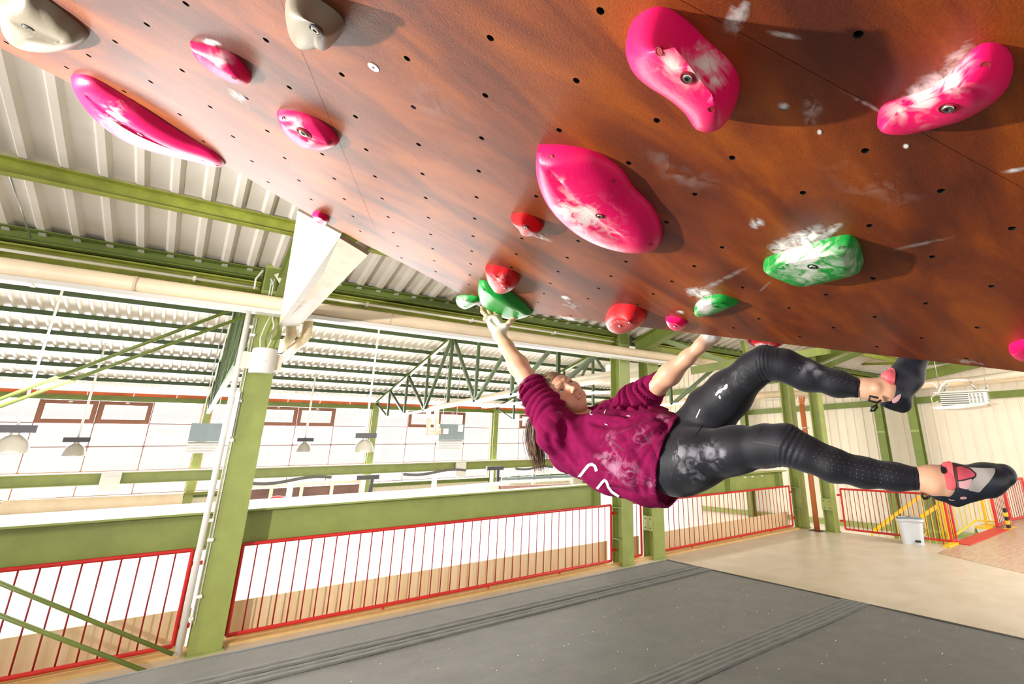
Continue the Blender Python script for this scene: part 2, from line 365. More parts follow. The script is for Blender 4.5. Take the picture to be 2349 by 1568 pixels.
for x0, x1, wh in ((-4.4, .36, 'left of the nearest column'), (.74, 6.25, 'above the hanging climber')):
    t = pipe('conduit', [(x0, 7.59, RZ(2.005)), (x1, 7.59, RZ(2.005))], 0.017, ROPE, 'thin white conduit on the gutter beam ' + wh, 'conduit', 'conduits on the gutter beam')
    x = x0 + .9
    while x < x1: bm = BM(); box(bm, (x, 7.57, RZ(1.98)), (x + .03, 7.70, RZ(2.03))); obj('clip', bm, ROPE, t); x += 1.6
dz = at(300, 650, 'y', 7.30)[2]
duct = pipe('heating_pipe', [(-4.4, 7.30, dz), (16.8, 7.30, dz - 0.0)], 0.085, CREAM, 'fat cream lagged pipe running along under the gutter beam across the whole picture', 'pipe', None, [((x, 7.30, dz), (1, 0, 0)) for x in (-2.2, -.75, 1.9, 3.6, 5.3, 9)], 28)
for x0, x1, wh in ((-4.4, 16.8, 'below the fat cream pipe'),):
    t = thing('cable_tray', 'pale grey cable tray fixed right ' + wh, 'cable tray', (x0, 7.3, dz - .12))
    obj('tray', prism(BM(), (x0, 7.33, dz - .118), (x1, 7.33, dz - .118), rect(0.16, 0.05)), WHITEP, t)
    x = x0 + .5
    while x < x1: obj('bracket', box(BM(), (x, 7.24, dz - .15), (x + .03, 7.42, dz - .143)), WHITE, t); x += 2.4
# purlins
for i, y in enumerate((6.42, 3.6, 0.8)):
    t = beam((-4.4, y, znear(y) - 0.085), (18.5, y, znear(y) - 0.085), .1, .1, G_OLIVE, ['yellow green roof purlin crossing the near ribbed roof at upper left', 'green roof purlin hidden above the climbing wall, second from the eaves', 'green roof purlin over the camera, third from the eaves'][i], 'purlins of the near roof', 'roof_purlin', csec(0.09, 0.16))
for i, y in enumerate((17.2, 18.56, 19.92, 21.28, 22.66, 24.02)):
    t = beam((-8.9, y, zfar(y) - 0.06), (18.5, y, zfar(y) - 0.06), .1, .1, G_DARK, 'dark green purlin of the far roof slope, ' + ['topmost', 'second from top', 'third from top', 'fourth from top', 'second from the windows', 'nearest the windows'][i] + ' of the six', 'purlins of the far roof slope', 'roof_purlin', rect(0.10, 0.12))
# trusses
def truss(x, label, m=G_DARK, bc=None):
    t = thing('roof_truss', label, 'truss', (x, 16.5, RZ(1.34)), 'trusses of the hall')
    zc = lambda y: zfar(y) - 0.16
    B = RZ(1.34)
    for s in (1, -1):
        Y = lambda y: 16.55 + s * (y - 16.55)
        obj('top_chord', prism(BM(), (x, Y(25.2), zc(25.2)), (x, Y(16.55), zc(16.55)), csec(0.12, 0.10)), G_MID, t)
        nd = [25.2, 23.2, 20.97, 18.70, 16.55]
        for k in (1, 2, 3): obj('post', prism(BM(), (x, Y(nd[k]), zc(nd[k])), (x, Y(nd[k]), B), rect(0.08, 0.08), (1, 0, 0)), m, t)
        for k in (0, 1, 2): obj('diagonal', prism(BM(), (x, Y(nd[k]), zc(nd[k])), (x, Y(nd[k + 1]), B), rect(0.07, 0.09), (1, 0, 0)), m, t)
        obj('diagonal', prism(BM(), (x, Y(16.6), zc(16.6)), (x, Y(18.7), B), rect(0.08, 0.09), (1, 0, 0)), m, t)
        obj('bottom_chord', prism(BM(), (x, Y(23.2), B), (x, Y(16.55), B), rect(0.09, 0.07)), bc or WHITE, t)
    obj('post', prism(BM(), (x, 16.55, zc(16.55)), (x, 16.55, B), rect(0.09, 0.09), (1, 0, 0)), m, t)
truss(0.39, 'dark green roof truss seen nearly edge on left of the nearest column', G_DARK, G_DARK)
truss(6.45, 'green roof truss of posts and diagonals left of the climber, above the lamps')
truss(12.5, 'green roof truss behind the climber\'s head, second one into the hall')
# pair-column brackets and light green tie beams at the right
def bar(name, p, q, w, h, m, label, cat='steel beam', group=None):
    t = obj(name, prism(BM(), p, q, rect(w, h)), m); return tag(t, label, cat, group)
bar('tie_beam', at(1585, 850, 'y', 6.9), at(1790, 815, 'y', 5.2), .03, .16, G_LIGHT, 'light green tie beam between the climber\'s raised forearm and knee', group='tie beams under the near roof')
bar('tie_beam', at(1500, 772, 'y', 7.1), at(1760, 862, 'y', 6.6), .03, .10, G_MID, 'green brace sloping down behind the climber\'s raised forearm', group='tie beams under the near roof')
bar('tie_beam', at(1775, 822, 'y', 6.6), at(2010, 785, 'y', 6.0), .03, .2, G_LIGHT, 'light green tie beam above the climber\'s raised shin', group='tie beams under the near roof')
bar('tie_beam', at(1890, 842, 'y', 6.6), at(1990, 800, 'y', 5.0), .03, .14, G_MID, 'dark green brace between the raised shin and the wall lip', group='tie beams under the near roof')
bar('tie_beam', at(1900, 836, 'x', 17), at(2120, 832, 'x', 15), .05, .08, G_OLIVE, 'thin olive roof tie just above the raised ankle', group='tie beams under the near roof')
bar('tie_beam', at(2120, 860, 'x', 17.9), at(2330, 810, 'x', 17.9), .1, .3, G_MID, 'green sloping roof beam above the fan heater', group='tie beams under the near roof')
bar('tie_beam', at(1545, 925, 'y', 12), at(1625, 855, 'y', 12), .05, .12, G_DARK, 'dark green diagonal brace in front of the end wall, below the raised forearm')
bar('tie_beam', at(1704, 780, 'y', 7.0), at(1712, 815, 'y', 7.0), .1, .1, G_LIGHT, 'short light green post left of the raised knee', group='tie beams under the near roof')
# diagonal brace rods
def rod(p, q, r, label, m=G_MID, group=None):
    t = obj('brace_rod', tube(BM(), [p, q], r, 8), m, None, True); return tag(t, label, 'brace rod', group)
rod((-1.561 * 1.15, 9.2, RZ(0.551 * 1.15)), (0.20, 7.95, RZ(1.80)), 0.022, 'upper of two green brace rods crossing the window bay at left', group='brace rods in the upper left bay')
rod((-1.551 * 1.15, 9.2, RZ(0.507 * 1.15) - .04), (0.33, 7.95, RZ(1.72)), 0.022, 'lower of two green brace rods crossing the window bay at left', group='brace rods in the upper left bay')
rod(at(-60, 1312, 'y', 7.4), at(397, 1500, 'y', 7.42), 0.019, 'upper of two green brace rods crossing the leftmost railing', G_MID, 'brace rods over the left railing')
rod(at(-60, 1388, 'y', 7.25), at(352, 1546, 'y', 7.2), 0.019, 'lower of two green brace rods crossing the leftmost railing', G_MID, 'brace rods over the left railing')
rod(at(20, 395, 'y', 6.5), at(70, 545, 'y', 7.55), 0.009, 'thin steel hanger rod in front of the ribbed roof at upper left', STEEL)
# ---------------------------------------------------------------- railings
def railing(p, q, zt, zb_, n, label, group='red railings', mat_=RED, post=True, feet=(), tabs=(), r=0.022, br=0.0078):
    p = Vector(p); q = Vector(q); t = thing('railing', label, 'railing', (p.x, p.y, zb_), group)
    P = lambda f, z: (p.x + (q.x - p.x) * f, p.y + (q.y - p.y) * f, z)
    obj('top_rail', tube(BM(), [P(0, zt), P(1, zt)], r, 12), mat_, t, 40); obj('bottom_rail', tube(BM(), [P(0, zb_), P(1, zb_)], r, 12), mat_, t, 40)
    for f in (0, 1): obj('post', tube(BM(), [P(f, zb_), P(f, zt)], r, 12), mat_, t, 40)
    bars = [f / n for f in range(1, n)]
    bmx = None
    for k, f in enumerate(bars):
        if k < 92: obj('baluster', tube(BM(), [P(f, zb_), P(f, zt)], br, 6), REDB, t, True)
    d = (q - p).normalized(); d = Vector((d.x, d.y, 0))
    for f in feet:
        bm = BM(); c = P(f, 0); tube(bm, [P(f, zb_), (c[0], c[1], zb_ - .13)], .016, 8); obj('foot', bm, mat_, t, 40)
    for f, s in tabs:
        for z in (zb_ + 0.17, zt - 0.14):
            c = Vector(P(f, z)); bm = BM(); e = c + d * s * 0.11
            prism(bm, c, e, rect(0.008, 0.045)); tb = obj('tab', bm, mat_, t)
            bm = BM(); lathe(bm, c + d * s * .075 + Vector((0, -.004, 0)), [(.01, 0), (.01, .012)], 8, (0, -1, 0)); obj('bolt', bm, BOLT, tb)
    return t
ry = 7.75; zt, zl = RZ(-1.035), RZ(-1.955)
railing((-4.2, ry), (0.265, ry), zt, zl, 31, 'red railing panel at far left, left of the nearest column', tabs=((1, 1),), feet=(.5,))
railing((0.72, ry), (6.26, ry), zt, zl, 39, 'long red railing panel between the nearest column and the column pair', tabs=((1, 1),), feet=(.3, .57, .8))
railing((6.66, ry), (7.0, ry), zt, zl, 3, 'short red railing panel filling the gap within the column pair')
railing((7.46, ry), (12.14, ry), zt, zl, 32, 'red railing panel under the climber\'s hips, ending at the corner column', tabs=((1, 1),), feet=(.2, .55, .8))
pe = at(1929, 1228, 'z', 0.0)
ra_, rb_ = at(1940, 1212.8, 'z', RZ(-1.93)), at(2183, 1241, 'z', RZ(-1.93))
railing((ra_[0], ra_[1]), (rb_[0], rb_[1]), RZ(-1.05), RZ(-1.93), 21, 'red railing panel in front of the yellow stairs, right of the corner columns', tabs=((0, -1),), feet=(.93,))
# plywood kick boards behind the railings, kerb
for x0, x1, wh in ((-4.4, .37, 'behind the leftmost red railing'), (.72, 6.3, 'behind the long red railing'), (6.64, 7.08, 'within the column pair'), (7.44, 12.2, 'behind the railing under the hips')):
    tag(obj('kick_board', box(BM(), (x0, 7.91, 0.0), (x1, 7.935, RZ(-1.655))), PLY), 'birch plywood kick board ' + wh, 'board', 'plywood kick boards')
tag(obj('kerb', box(BM(), (-3.2, 7.62, 0.0), (12.2, 7.86, 0.03)), mat('kerb_wood', (0.70, 0.45, 0.18), .5, var=.1)), 'low yellowish wooden kerb under the red railings', 'kerb')
# ================================================================ CLIMBING WALL
S = 0.15                                       # spacing of the T-nut grid
T0 = np.array([0.74019842, 6.66490583, 4.9054157]) * S + CAM
VA = np.array([0.88084461, -0.35016012, -0.31859168]); VC = np.array([0.3811145, 0.92372794, 0.03845035])
VN = np.cross(VA, VC); VN /= np.linalg.norm(VN)
VC = np.cross(VN, VA); VA = VA / np.linalg.norm(VA); VC /= np.linalg.norm(VC)
def W2(a, c, off=0.0): return T0 + VA * a * S + VC * c * S - VN * off        # off > 0 : out of the wall, towards the room below
def onw(x, y, off=0.0):
    d = ray(x, y); return CAM + d * (((T0 - CAM) @ VN - off) / (d @ VN))
def ac(P): q = (np.array(P) - T0) / S; return q @ VA, q @ VC
OUT = [(2.53,10.2),(4.07,8.39),(4.97,7.29),(6.47,5.72),(8.47,3.45),(9.98,1.70),(11.8,-.39),(16,-5.1),(16,-9),(-12,-9),(-12,2.6),(-7.42,4.42),(-6.44,4.77),(-3.95,6.03),(-2.57,7.17),(-1.06,8.09),(.216,8.6),(1.62,9.36),(2.27,10.1)]
def clip(poly, ax, val, keep_less):
    out = []
    for i in range(len(poly)):
        p, q = poly[i], poly[(i + 1) % len(poly)]
        ip = (p[ax] <= val) if keep_less else (p[ax] >= val); iq = (q[ax] <= val) if keep_less else (q[ax] >= val)
        if ip: out.append(p)
        if ip != iq:
            f = (val - p[ax]) / (q[ax] - p[ax]); out.append(tuple(p[k] + (q[k] - p[k]) * f for k in (0, 1)))
    return out
def wall_mat():
    m = bpy.data.materials.new('phenolic_panel'); m.use_nodes = True; N = m.node_tree.nodes; L = m.node_tree.links; b = N['Principled BSDF']
    tc = N.new('ShaderNodeTexCoord'); mp = N.new('ShaderNodeMapping'); L.new(tc.outputs['Object'], mp.inputs[0])
    mp.inputs['Rotation'].default_value = (0, 0, math.radians(-25)); mp.inputs['Scale'].default_value = (1.0, 2.6, 1)
    n = N.new('ShaderNodeTexNoise'); n.inputs['Scale'].default_value = 2.4; n.inputs['Detail'].default_value = 5; n.inputs['Roughness'].default_value = 0.55; n.inputs['Distortion'].default_value = 0.5; L.new(mp.outputs[0], n.inputs[0])
    r = N.new('ShaderNodeValToRGB'); e = r.color_ramp.elements
    e[0].position = 0.36; e[0].color = (0.080, 0.0140, 0.004, 1); e[1].position = 0.66; e[1].color = (0.29, 0.062, 0.002, 1)
    k = e.new(0.5); k.color = (0.160, 0.028, 0.003, 1)
    L.new(n.outputs[0], r.inputs[0])
    n2 = N.new('ShaderNodeTexNoise'); n2.inputs['Scale'].default_value = 260; n2.inputs['Detail'].default_value = 3; L.new(tc.outputs['Object'], n2.inputs[0])
    mx = N.new('ShaderNodeMix'); mx.data_type = 'RGBA'; mx.blend_type = 'MULTIPLY'; mx.inputs[0].default_value = 0.5; L.new(r.outputs[0], mx.inputs[6]); L.new(n2.outputs[0], mx.inputs[7])
    sc = N.new('ShaderNodeMix'); sc.data_type = 'RGBA'; sc.blend_type = 'MULTIPLY'; sc.inputs[0].default_value = 1; L.new(mx.outputs[2], sc.inputs[6]); sc.inputs[7].default_value = (1.35, 1.35, 1.35, 1)
    L.new(sc.outputs[2], b.inputs['Base Color']); b.inputs['Roughness'].default_value = 0.46; b.inputs['Specular IOR Level'].default_value = 0.55; b.inputs['Coat Weight'].default_value = 0.10; b.inputs['Coat Roughness'].default_value = 0.33
    n3 = N.new('ShaderNodeTexNoise'); n3.inputs['Scale'].default_value = 330; n3.inputs['Detail'].default_value = 2; L.new(tc.outputs['Object'], n3.inputs[0])
    bp = N.new('ShaderNodeBump'); bp.inputs['Strength'].default_value = 0.25; bp.inputs['Distance'].default_value = 0.002
    L.new(n3.outputs[0], bp.inputs['Height']); L.new(bp.outputs[0], b.inputs['Normal'])
    return m
PHEN = wall_mat(); HOLE = mat('hole_dark', (0.012, 0.006, 0.004), 0.9); EDGEW = mat('plywood_edge', (0.20, 0.12, 0.08), 0.6)
cw = thing('climbing_wall', 'big overhanging red-brown climbing wall of bolted panels full of bolt holes', 'climbing wall', W2(2, 2))
HR = 0.0062
def panel(i0, i1, j0, j1):
    bm = BM(); cache = {}; mm = 0.0
    def V(a, c, off=0.0):
        k = (round(a, 4), round(c, 4), off)
        if k not in cache: cache[k] = bm.verts.new(tuple(W2(a, c, off)))
        return cache[k]
    G = 0.0025
    for i in range(math.ceil(i0), math.floor(i1) + 1):
        for j in range(math.ceil(j0), math.floor(j1) + 1):
            x0 = max(i - .5, i0 + G); x1 = min(i + .5, i1 - G); y0 = max(j - .5, j0 + G); y1 = min(j + .5, j1 - G)
            p = clip(clip(clip(clip(OUT, 0, x0, False), 0, x1, True), 1, y0, False), 1, y1, True)
            q = []
            for v in p:
                if not q or (abs(v[0] - q[-1][0]) + abs(v[1] - q[-1][1])) > 1e-3: q.append(v)
            if len(q) > 1 and abs(q[0][0] - q[-1][0]) + abs(q[0][1] - q[-1][1]) < 1e-3: q.pop()
            if len(q) < 3: continue
            # hole inside?
            ins = True
            for k in range(len(q)):
                a, b = q[k], q[(k + 1) % len(q)]; e = (b[0] - a[0], b[1] - a[1]); ln = math.hypot(*e)
                dd = (e[0] * (j - a[1]) - e[1] * (i - a[0])) / ln
                if abs(dd) < 0.13 or ln == 0: ins = False
            sg = [((b[0]-a[0])*(j-a[1]) - (b[1]-a[1])*(i-a[0])) > 0 for a, b in zip(q, q[1:] + q[:1])]
            if not (all(sg) or not any(sg)): ins = False
            if not ins:
                try: bm.faces.new([V(*v) for v in q])
                except ValueError: pass
                continue
            n = 10; r = HR / S
            ring = [(i + r * math.cos(2*math.pi*k/n), j + r * math.sin(2*math.pi*k/n)) for k in range(n)]
            ang = lambda v: math.atan2(v[1] - j, v[0] - i) % (2 * math.pi)
            A = sorted(q, key=ang); Bq = ring
            aA = [ang(v) for v in A]; aB = [ang(v) for v in Bq]
            ia = ib = 0; na, nb = len(A), len(Bq)
            # walk both loops by angle
            while ia < na or ib < nb:
                ta = aA[ia % na] + 2*math.pi*(ia // na) if ia < na else 9e9
                ta2 = (aA[(ia + 1) % na] + 2*math.pi*((ia + 1) // na)); tb2 = (aB[(ib + 1) % nb] + 2*math.pi*((ib + 1) // nb))
                if ib >= nb or (ia < na and ta2 <= tb2):
                    f = (V(*A[ia % na]), V(*A[(ia + 1) % na]), V(*Bq[ib % nb])); ia += 1
                else:
                    f = (V(*A[ia % na]), V(*Bq[(ib + 1) % nb]), V(*Bq[ib % nb])); ib += 1
                if len(set(f)) == 3:
                    try: bm.faces.new(f)
                    except ValueError: pass
            dp = -0.017
            lo = [V(a, b, dp) for a, b in ring]
            for k in range(n):
                f = bm.faces.new((V(*ring[k]), V(*ring[(k+1) % n]), lo[(k+1) % n], lo[k])); f.material_index = 1
            f = bm.faces.new(lo); f.material_index = 1
    return obj('panel', bm, [PHEN, HOLE], cw)
for a, b in ((-12.5, -0.5), (-0.5, 16.5)):
    for c, d in ((-9.5, -3.5), (-3.5, 3.5), (3.5, 10.5)): panel(a, b, c, d)
# plywood carcass above the panels
bm = BM()
lo = [bm.verts.new(tuple(W2(a, c, -0.0175))) for a, c in OUT]; hi = [bm.verts.new(tuple(W2(a, c, -0.34))) for a, c in OUT]
bm.faces.new(lo); bm.faces.new(hi[::-1])
for i in range(len(OUT)): bm.faces.new((lo[i], lo[(i+1) % len(OUT)], hi[(i+1) % len(OUT)], hi[i]))
obj('carcass', bm, EDGEW, cw)
for p, q in (((-.5, -9), (-.5, 8.35)), ((-12, 3.5), (8.4, 3.5)), ((-12, -3.5), (14.5, -3.5))):
    pass
# chalk: powder caught on panels and holds
def chalk_mat(dens=1.0, sc=60):
    m = bpy.data.materials.new('chalk_dust'); m.use_nodes = True; N = m.node_tree.nodes; L = m.node_tree.links; b = N['Principled BSDF']
    b.inputs['Base Color'].default_value = (0.80, 0.77, 0.74, 1); b.inputs['Roughness'].default_value = 0.9
    tc = N.new('ShaderNodeTexCoord'); n = N.new('ShaderNodeTexNoise'); n.inputs['Scale'].default_value = sc; n.inputs['Detail'].default_value = 6; n.inputs['Distortion'].default_value = 0.8; L.new(tc.outputs['Object'], n.inputs[0])
    a = N.new('ShaderNodeAttribute'); a.attribute_name = 'dust'
    x = N.new('ShaderNodeMath'); x.operation = 'MULTIPLY_ADD'; L.new(n.outputs[0], x.inputs[0]); x.inputs[1].default_value = 3.2; x.inputs[2].default_value = -1.75
    y = N.new('ShaderNodeMath'); y.operation = 'ADD'; L.new(x.outputs[0], y.inputs[0]); L.new(a.outputs['Fac'], y.inputs[1])
    z = N.new('ShaderNodeMath'); z.operation = 'MULTIPLY'; z.use_clamp = True; L.new(y.outputs[0], z.inputs[0]); L.new(a.outputs['Fac'], z.inputs[1])
    w = N.new('ShaderNodeMath'); w.operation = 'MULTIPLY'; w.use_clamp = True; L.new(z.outputs[0], w.inputs[0]); w.inputs[1].default_value = dens
    L.new(w.outputs[0], b.inputs['Alpha'])
    return m
CH1 = chalk_mat(1.0, 45); CH2 = chalk_mat(0.35, 25)
def dust(cx, cy, rx, ry, ang=0, strong=1.0, mt=None, on=onw, name='chalk_mark', par=None):
    """irregular chalk patch lying on the wall; extents measured in the photo"""
    n = 12; co = []; ats = []; ca, sa = math.cos(math.radians(ang)), math.sin(math.radians(ang))
    for i in range(n + 1):
        for j in range(n + 1):
            u, v = i / n * 2 - 1, j / n * 2 - 1
            x = cx + (u * rx * ca - v * ry * sa); y = cy + (u * rx * sa + v * ry * ca)
            co.append(on(x, y, 0.0012)); r = math.hypot(u, v); ats.append(max(0, 1 - r ** 1.6) * strong)
    fc = [(i*(n+1)+j, (i+1)*(n+1)+j, (i+1)*(n+1)+j+1, i*(n+1)+j+1) for i in range(n) for j in range(n)]
    o = obj(name, (co, fc), mt or CH1, par or cw)
    at_ = o.data.attributes.new('dust', 'FLOAT', 'POINT'); at_.data.foreach_set('value', ats)
    return o
for a in ((1845, 548, 85, 30, -18, 1.1), (1795, 568, 45, 22, -10, 1.1), (1905, 530, 45, 12, -35, .9), (1608, 672, 46, 17, 8, 1.2), (2150, 190, 110, 34, -28, 1.0), (2200, 130, 70, 30, -45, .75),
          (1690, 40, 60, 30, -60, .7), (1790, 78, 60, 10, 12, .9), (1700, 20, 80, 30, -60, .6), (485, 97, 30, 9, 12, 1.1), (1297, 683, 16, 6, 12, 1.3), (545, 220, 40, 12, 35, .8), (1798, 243, 16, 12, 0, 1.0), (1735, 512, 22, 16, 0, .85),
          (1560, 715, 14, 6, 10, 1.0), (2078, 335, 9, 7, 0, 1.3), (1879, 303, 8, 8, 0, 1.2), (1860, 250, 30, 50, 10, .5), (1235, 540, 40, 18, 20, .6), (1305, 730, 30, 6, 12, 1.2), (1980, 235, 70, 8, 28, .7), (1310, 700, 40, 14, 20, .5), (2225, 830, 50, 10, 6, .5), (2330, 390, 40, 7, -8, .9)):
    dust(*a)
for a in ((1660, 640, 90, 8, -26, .9), (1755, 657, 22, 5, -40, 1.0), (1560, 390, 120, 40, 25, .5), (1000, 250, 160, 60, 35, .35), (2000, 420, 150, 60, 20, .35), (2110, 560, 90, 6, -12, .8)): dust(*a, CH2)
bm = BM(); lathe(bm, onw(857, 154), [(0.011, -.001), (0.011, 0.001), (.003, .0015), (.003, .0)], 16, -VN); obj('chalked_hole_rim', bm, WHITE, cw)
# ---------------------------------------------------------------- holds
def hold_mat(name, col, rough=0.38): return mat(name, col, rough, attr='chalk', attrcol=(0.80, 0.74, 0.70), bump=0.06, bscale=160, spec=0.28)
PINK = hold_mat('pink_resin', (0.82, 0.006, 0.125)); HGRN = hold_mat('green_resin', (0.006, 0.27, 0.035), .45); HRED = hold_mat('red_resin', (0.52, 0.006, 0.012), .45); TAUPE = hold_mat('taupe_resin', (0.26, 0.225, 0.16), .42)
PINKD = mat('pink_recess', (0.30, 0.003, 0.02), .6); GRND = mat('green_recess', (0.004, 0.07, 0.012), .6); REDD = mat('red_recess', (0.14, 0.003, 0.004), .6)
def smooth_loop(pts, n=64, sharp=()):
    """closed curve through pts; indices in sharp stay corners"""
    P = [np.array(p, float) for p in pts]; out = []; N_ = len(P)
    for i in range(N_):
        p0, p1, p2, p3 = P[i - 1], P[i], P[(i + 1) % N_], P[(i + 2) % N_]
        t1 = (p2 - p0) * .5 if i not in sharp else (p2 - p1); t2 = (p3 - p1) * .5 if (i + 1) % N_ not in sharp else (p2 - p1)
        for k in range(12):
            t = k / 12; h = (2*t**3-3*t**2+1)*p1 + (t**3-2*t**2+t)*t1 + (-2*t**3+3*t**2)*p2 + (t**3-t**2)*t2
            out.append(h)
    L_ = [0]
    for a, b in zip(out, out[1:] + out[:1]): L_.append(L_[-1] + np.linalg.norm(b - a))
    res = []; 
    for k in range(n):
        s = L_[-1] * k / n; i = np.searchsorted(L_, s, 'right') - 1; f = (s - L_[i]) / max(L_[i+1] - L_[i], 1e-9)
        res.append(out[i] * (1 - f) + out[(i + 1) % len(out)] * f)
    return res
def near_ridge(p, R):
    """closest point (and height) of the ridge line R [(a,c,h)]"""
    if len(R) == 1: return np.array(R[0])
    best = None
    for a, b in zip(R, R[1:]):
        a = np.array(a); b = np.array(b); d = b - a; t = np.clip(((p - a[:2]) @ d[:2]) / max(d[:2] @ d[:2], 1e-9), 0, 1); q = a + d * t
        e = np.linalg.norm(p - q[:2])
        if best is None or e < best[0]: best = (e, q)
    return best[1]
HOLDS = []
def hold(label, outline, ridge, mtl, dark, bolts=(), holes=(), chalk=(), e=0.75, plateau=0.0, sharp=(), group=None, hcap=1.0, power=1.0):
    base = smooth_loop(outline, 64, sharp); B = [np.array(ac(onw(*p))) for p in base]
    R = []
    for x, y, h in ridge:
        P = onw(x, y, h); a, c = ac(P); R.append((a, c, h))
    # make neighbouring targets vary smoothly
    tg = [near_ridge(b, R) for b in B]
    for _ in range(45): tg = [(tg[k-1] + tg[k] * 2 + tg[(k+1) % 64]) / 4 for k in range(64)]
    K = 16; vs = []; fs = []
    for k in range(K + 1):
        th = (k / K) * math.pi / 2; sh = (1 - math.cos(th) ** e) * (1 - plateau); hh = math.sin(th) ** power
        for b, q in zip(B, tg):
            p2 = b + (q[:2] - b) * sh; vs.append(W2(p2[0], p2[1], q[2] * hh))
    n = 64
    for k in range(K):
        for i in range(n): fs.append((k*n+i, k*n+(i+1) % n, (k+1)*n+(i+1) % n, (k+1)*n+i))
    cen = len(vs); vs.append(np.mean(vs[K*n:], axis=0))
    for i in range(n): fs.append((K*n+i, K*n+(i+1) % n, cen))
    # seat just behind the panel face
    base_i = len(vs)
    for b in B: vs.append(W2(b[0], b[1], -0.0))
    t = thing('climbing_hold', label, 'climbing hold', W2(*np.mean(B, axis=0)), group)
    bm = BM(); V = [bm.verts.new(tuple(v)) for v in vs]
    for f in fs:
        try: bm.faces.new([V[i] for i in f])
        except ValueError: pass
    bmesh.ops.remove_doubles(bm, verts=bm.verts, dist=1e-5)
    o = obj('body', bm, mtl, t, 50)
    me = o.data; vals = []
    for v in me.vertices:
        x, y = proj(v.co); s = 0
        for (cx, cy, r, st) in chalk: s = max(s, st * math.exp(-((x - cx)**2 + (y - cy)**2) / (r * r)))
        vals.append(min(1, s))
    a_ = me.attributes.new('chalk', 'FLOAT', 'POINT'); a_.data.foreach_set('value', vals)
    bv = BVHTree.FromPolygons([v.co for v in me.vertices], [tuple(p.vertices) for p in me.polygons])
    def sit(x, y):
        d = Vector(ray(x, y)).normalized(); hit = bv.ray_cast(Vector(CAM), d)
        if hit[0] is None: return None
        nn = hit[1]; nn = nn if nn.dot(d) < 0 else -nn
        return hit[0], (nn * 0.6 - Vector(VN) * 0.4).normalized()
    for b_ in bolts:
        q = sit(b_[0], b_[1]); sc = (b_[2] if len(b_) > 2 else 1.0) * .85
        if not q: continue
        bm = BM(); lathe(bm, q[0], [(0.0125*sc, -.004), (0.0125*sc, 0.0012), (.0108*sc, .0016), (.0102*sc, .0005)], 20, q[1]); rr = obj('bolt_recess', bm, dark, t, 40)
        bm = BM(); lathe(bm, q[0], [(0.0078*sc, -.003), (0.0078*sc, 0.0022), (.0068*sc, .0032), (.0040*sc, .0032), (.0038*sc, .0012)], 18, q[1]); bt = obj('bolt', bm, BOLT, t, 40)
        bm = BM(); lathe(bm, q[0] + q[1] * .0002, [(0.0038*sc, 0), (0.0038*sc, 0.0016)], 6, q[1]); obj('socket', bm, BLACK, bt)
    for hx, hy in holes:
        q = sit(hx, hy)
        if q: bm = BM(); lathe(bm, q[0], [(0.0055, -.004), (0.0055, 0.0009), (.0045, .0009), (.0045, .0002)], 16, q[1]); obj('screw_hole', bm, dark, t, 40)
    HOLDS.append(t); return t
hold('large taupe hold cut by the top left corner of the photo', [(7,-15),(9,20),(18,58),(42,86),(78,101),(119,107),(160,106),(191,97),(206,82),(190,62),(163,40),(136,18),(105,-3),(60,-30)], [(18,45,.05),(60,88,.06),(140,99,.04)], TAUPE, DGREY, [(62,62)], e=.8, sharp=(8,))
hold('taupe hold with a steel bolt at the top edge, left of centre', [(664,-5),(667,30),(676,64),(692,88),(712,97),(735,95),(748,90),(762,98),(776,88),(786,66),(789,48),(770,25),(735,0),(700,-25),(670,-25)], [(705,10,.05),(724,62,.06)], TAUPE, DGREY, [(724,68)], sharp=(6,), e=.8)
hold('small pink hold with chalk behind it, upper left', [(438,93),(446,114),(464,138),(490,160),(520,176),(550,187),(575,188),(576,178),(560,150),(535,124),(505,110),(470,100)], [(458,128,.022),(505,164,.034),(552,182,.028)], PINK, PINKD, holes=[(537,178)], chalk=[(505,140,26,.75)], sharp=(0,6), e=.9)
hold('long flat pink hold on the left rim of the wall', [(166,170),(170,190),(185,216),(210,248),(245,280),(290,311),(345,336),(400,353),(450,368),(495,380),(519,381),(514,369),(490,347),(440,318),(380,280),(320,240),(270,210),(220,180),(185,168)], [(186,208,.03),(240,268,.055),(325,320,.06),(430,356,.035),(490,375,.012)], PINK, PINKD, [(321,307)], [(281,232),(497,379)], [(262,268,34,.8)], sharp=(0,10), e=.9)
hold('small pink leaf shaped hold with a deep bolt hole, beside the panel seam', [(638,252),(643,271),(655,293),(672,313),(700,331),(730,338),(760,335),(779,326),(772,311),(753,290),(725,270),(690,257),(655,251)], [(662,295,.03),(702,324,.038),(748,330,.028)], PINK, PINKD, [(697,305,1.7)], [(651,272),(755,326)], [(680,292,20,.8),(714,324,9,.8)], sharp=(0,7), e=.85)
hold('tiny pink hold on the rim above the pale wooden strut', [(718,487),(722,500),(735,510),(748,513),(754,508),(755,500),(745,491),(730,484)], [(736,500,.025)], PINK, PINKD, holes=[(730,509)], e=.7)
hold('largest pink hold, broad shell shape with a raised rim, in the middle', [(1236,331),(1233,370),(1240,410),(1258,450),(1290,490),(1330,525),(1380,552),(1440,568),(1490,570),(1513,560),(1520,535),(1512,500),(1490,465),(1455,430),(1432,395),(1405,370),(1365,347),(1310,334),(1265,331)], [(1252,385,.045),(1285,458,.06),(1345,515,.062),(1430,548,.045)], PINK, PINKD, [(1376,495)], [(1264,361),(1406,416),(1492,560)], [(1300,478,26,1.0),(1345,498,34,1.1),(1290,425,16,.9),(1350,548,80,.35)], sharp=(0,), e=.95, plateau=.12)
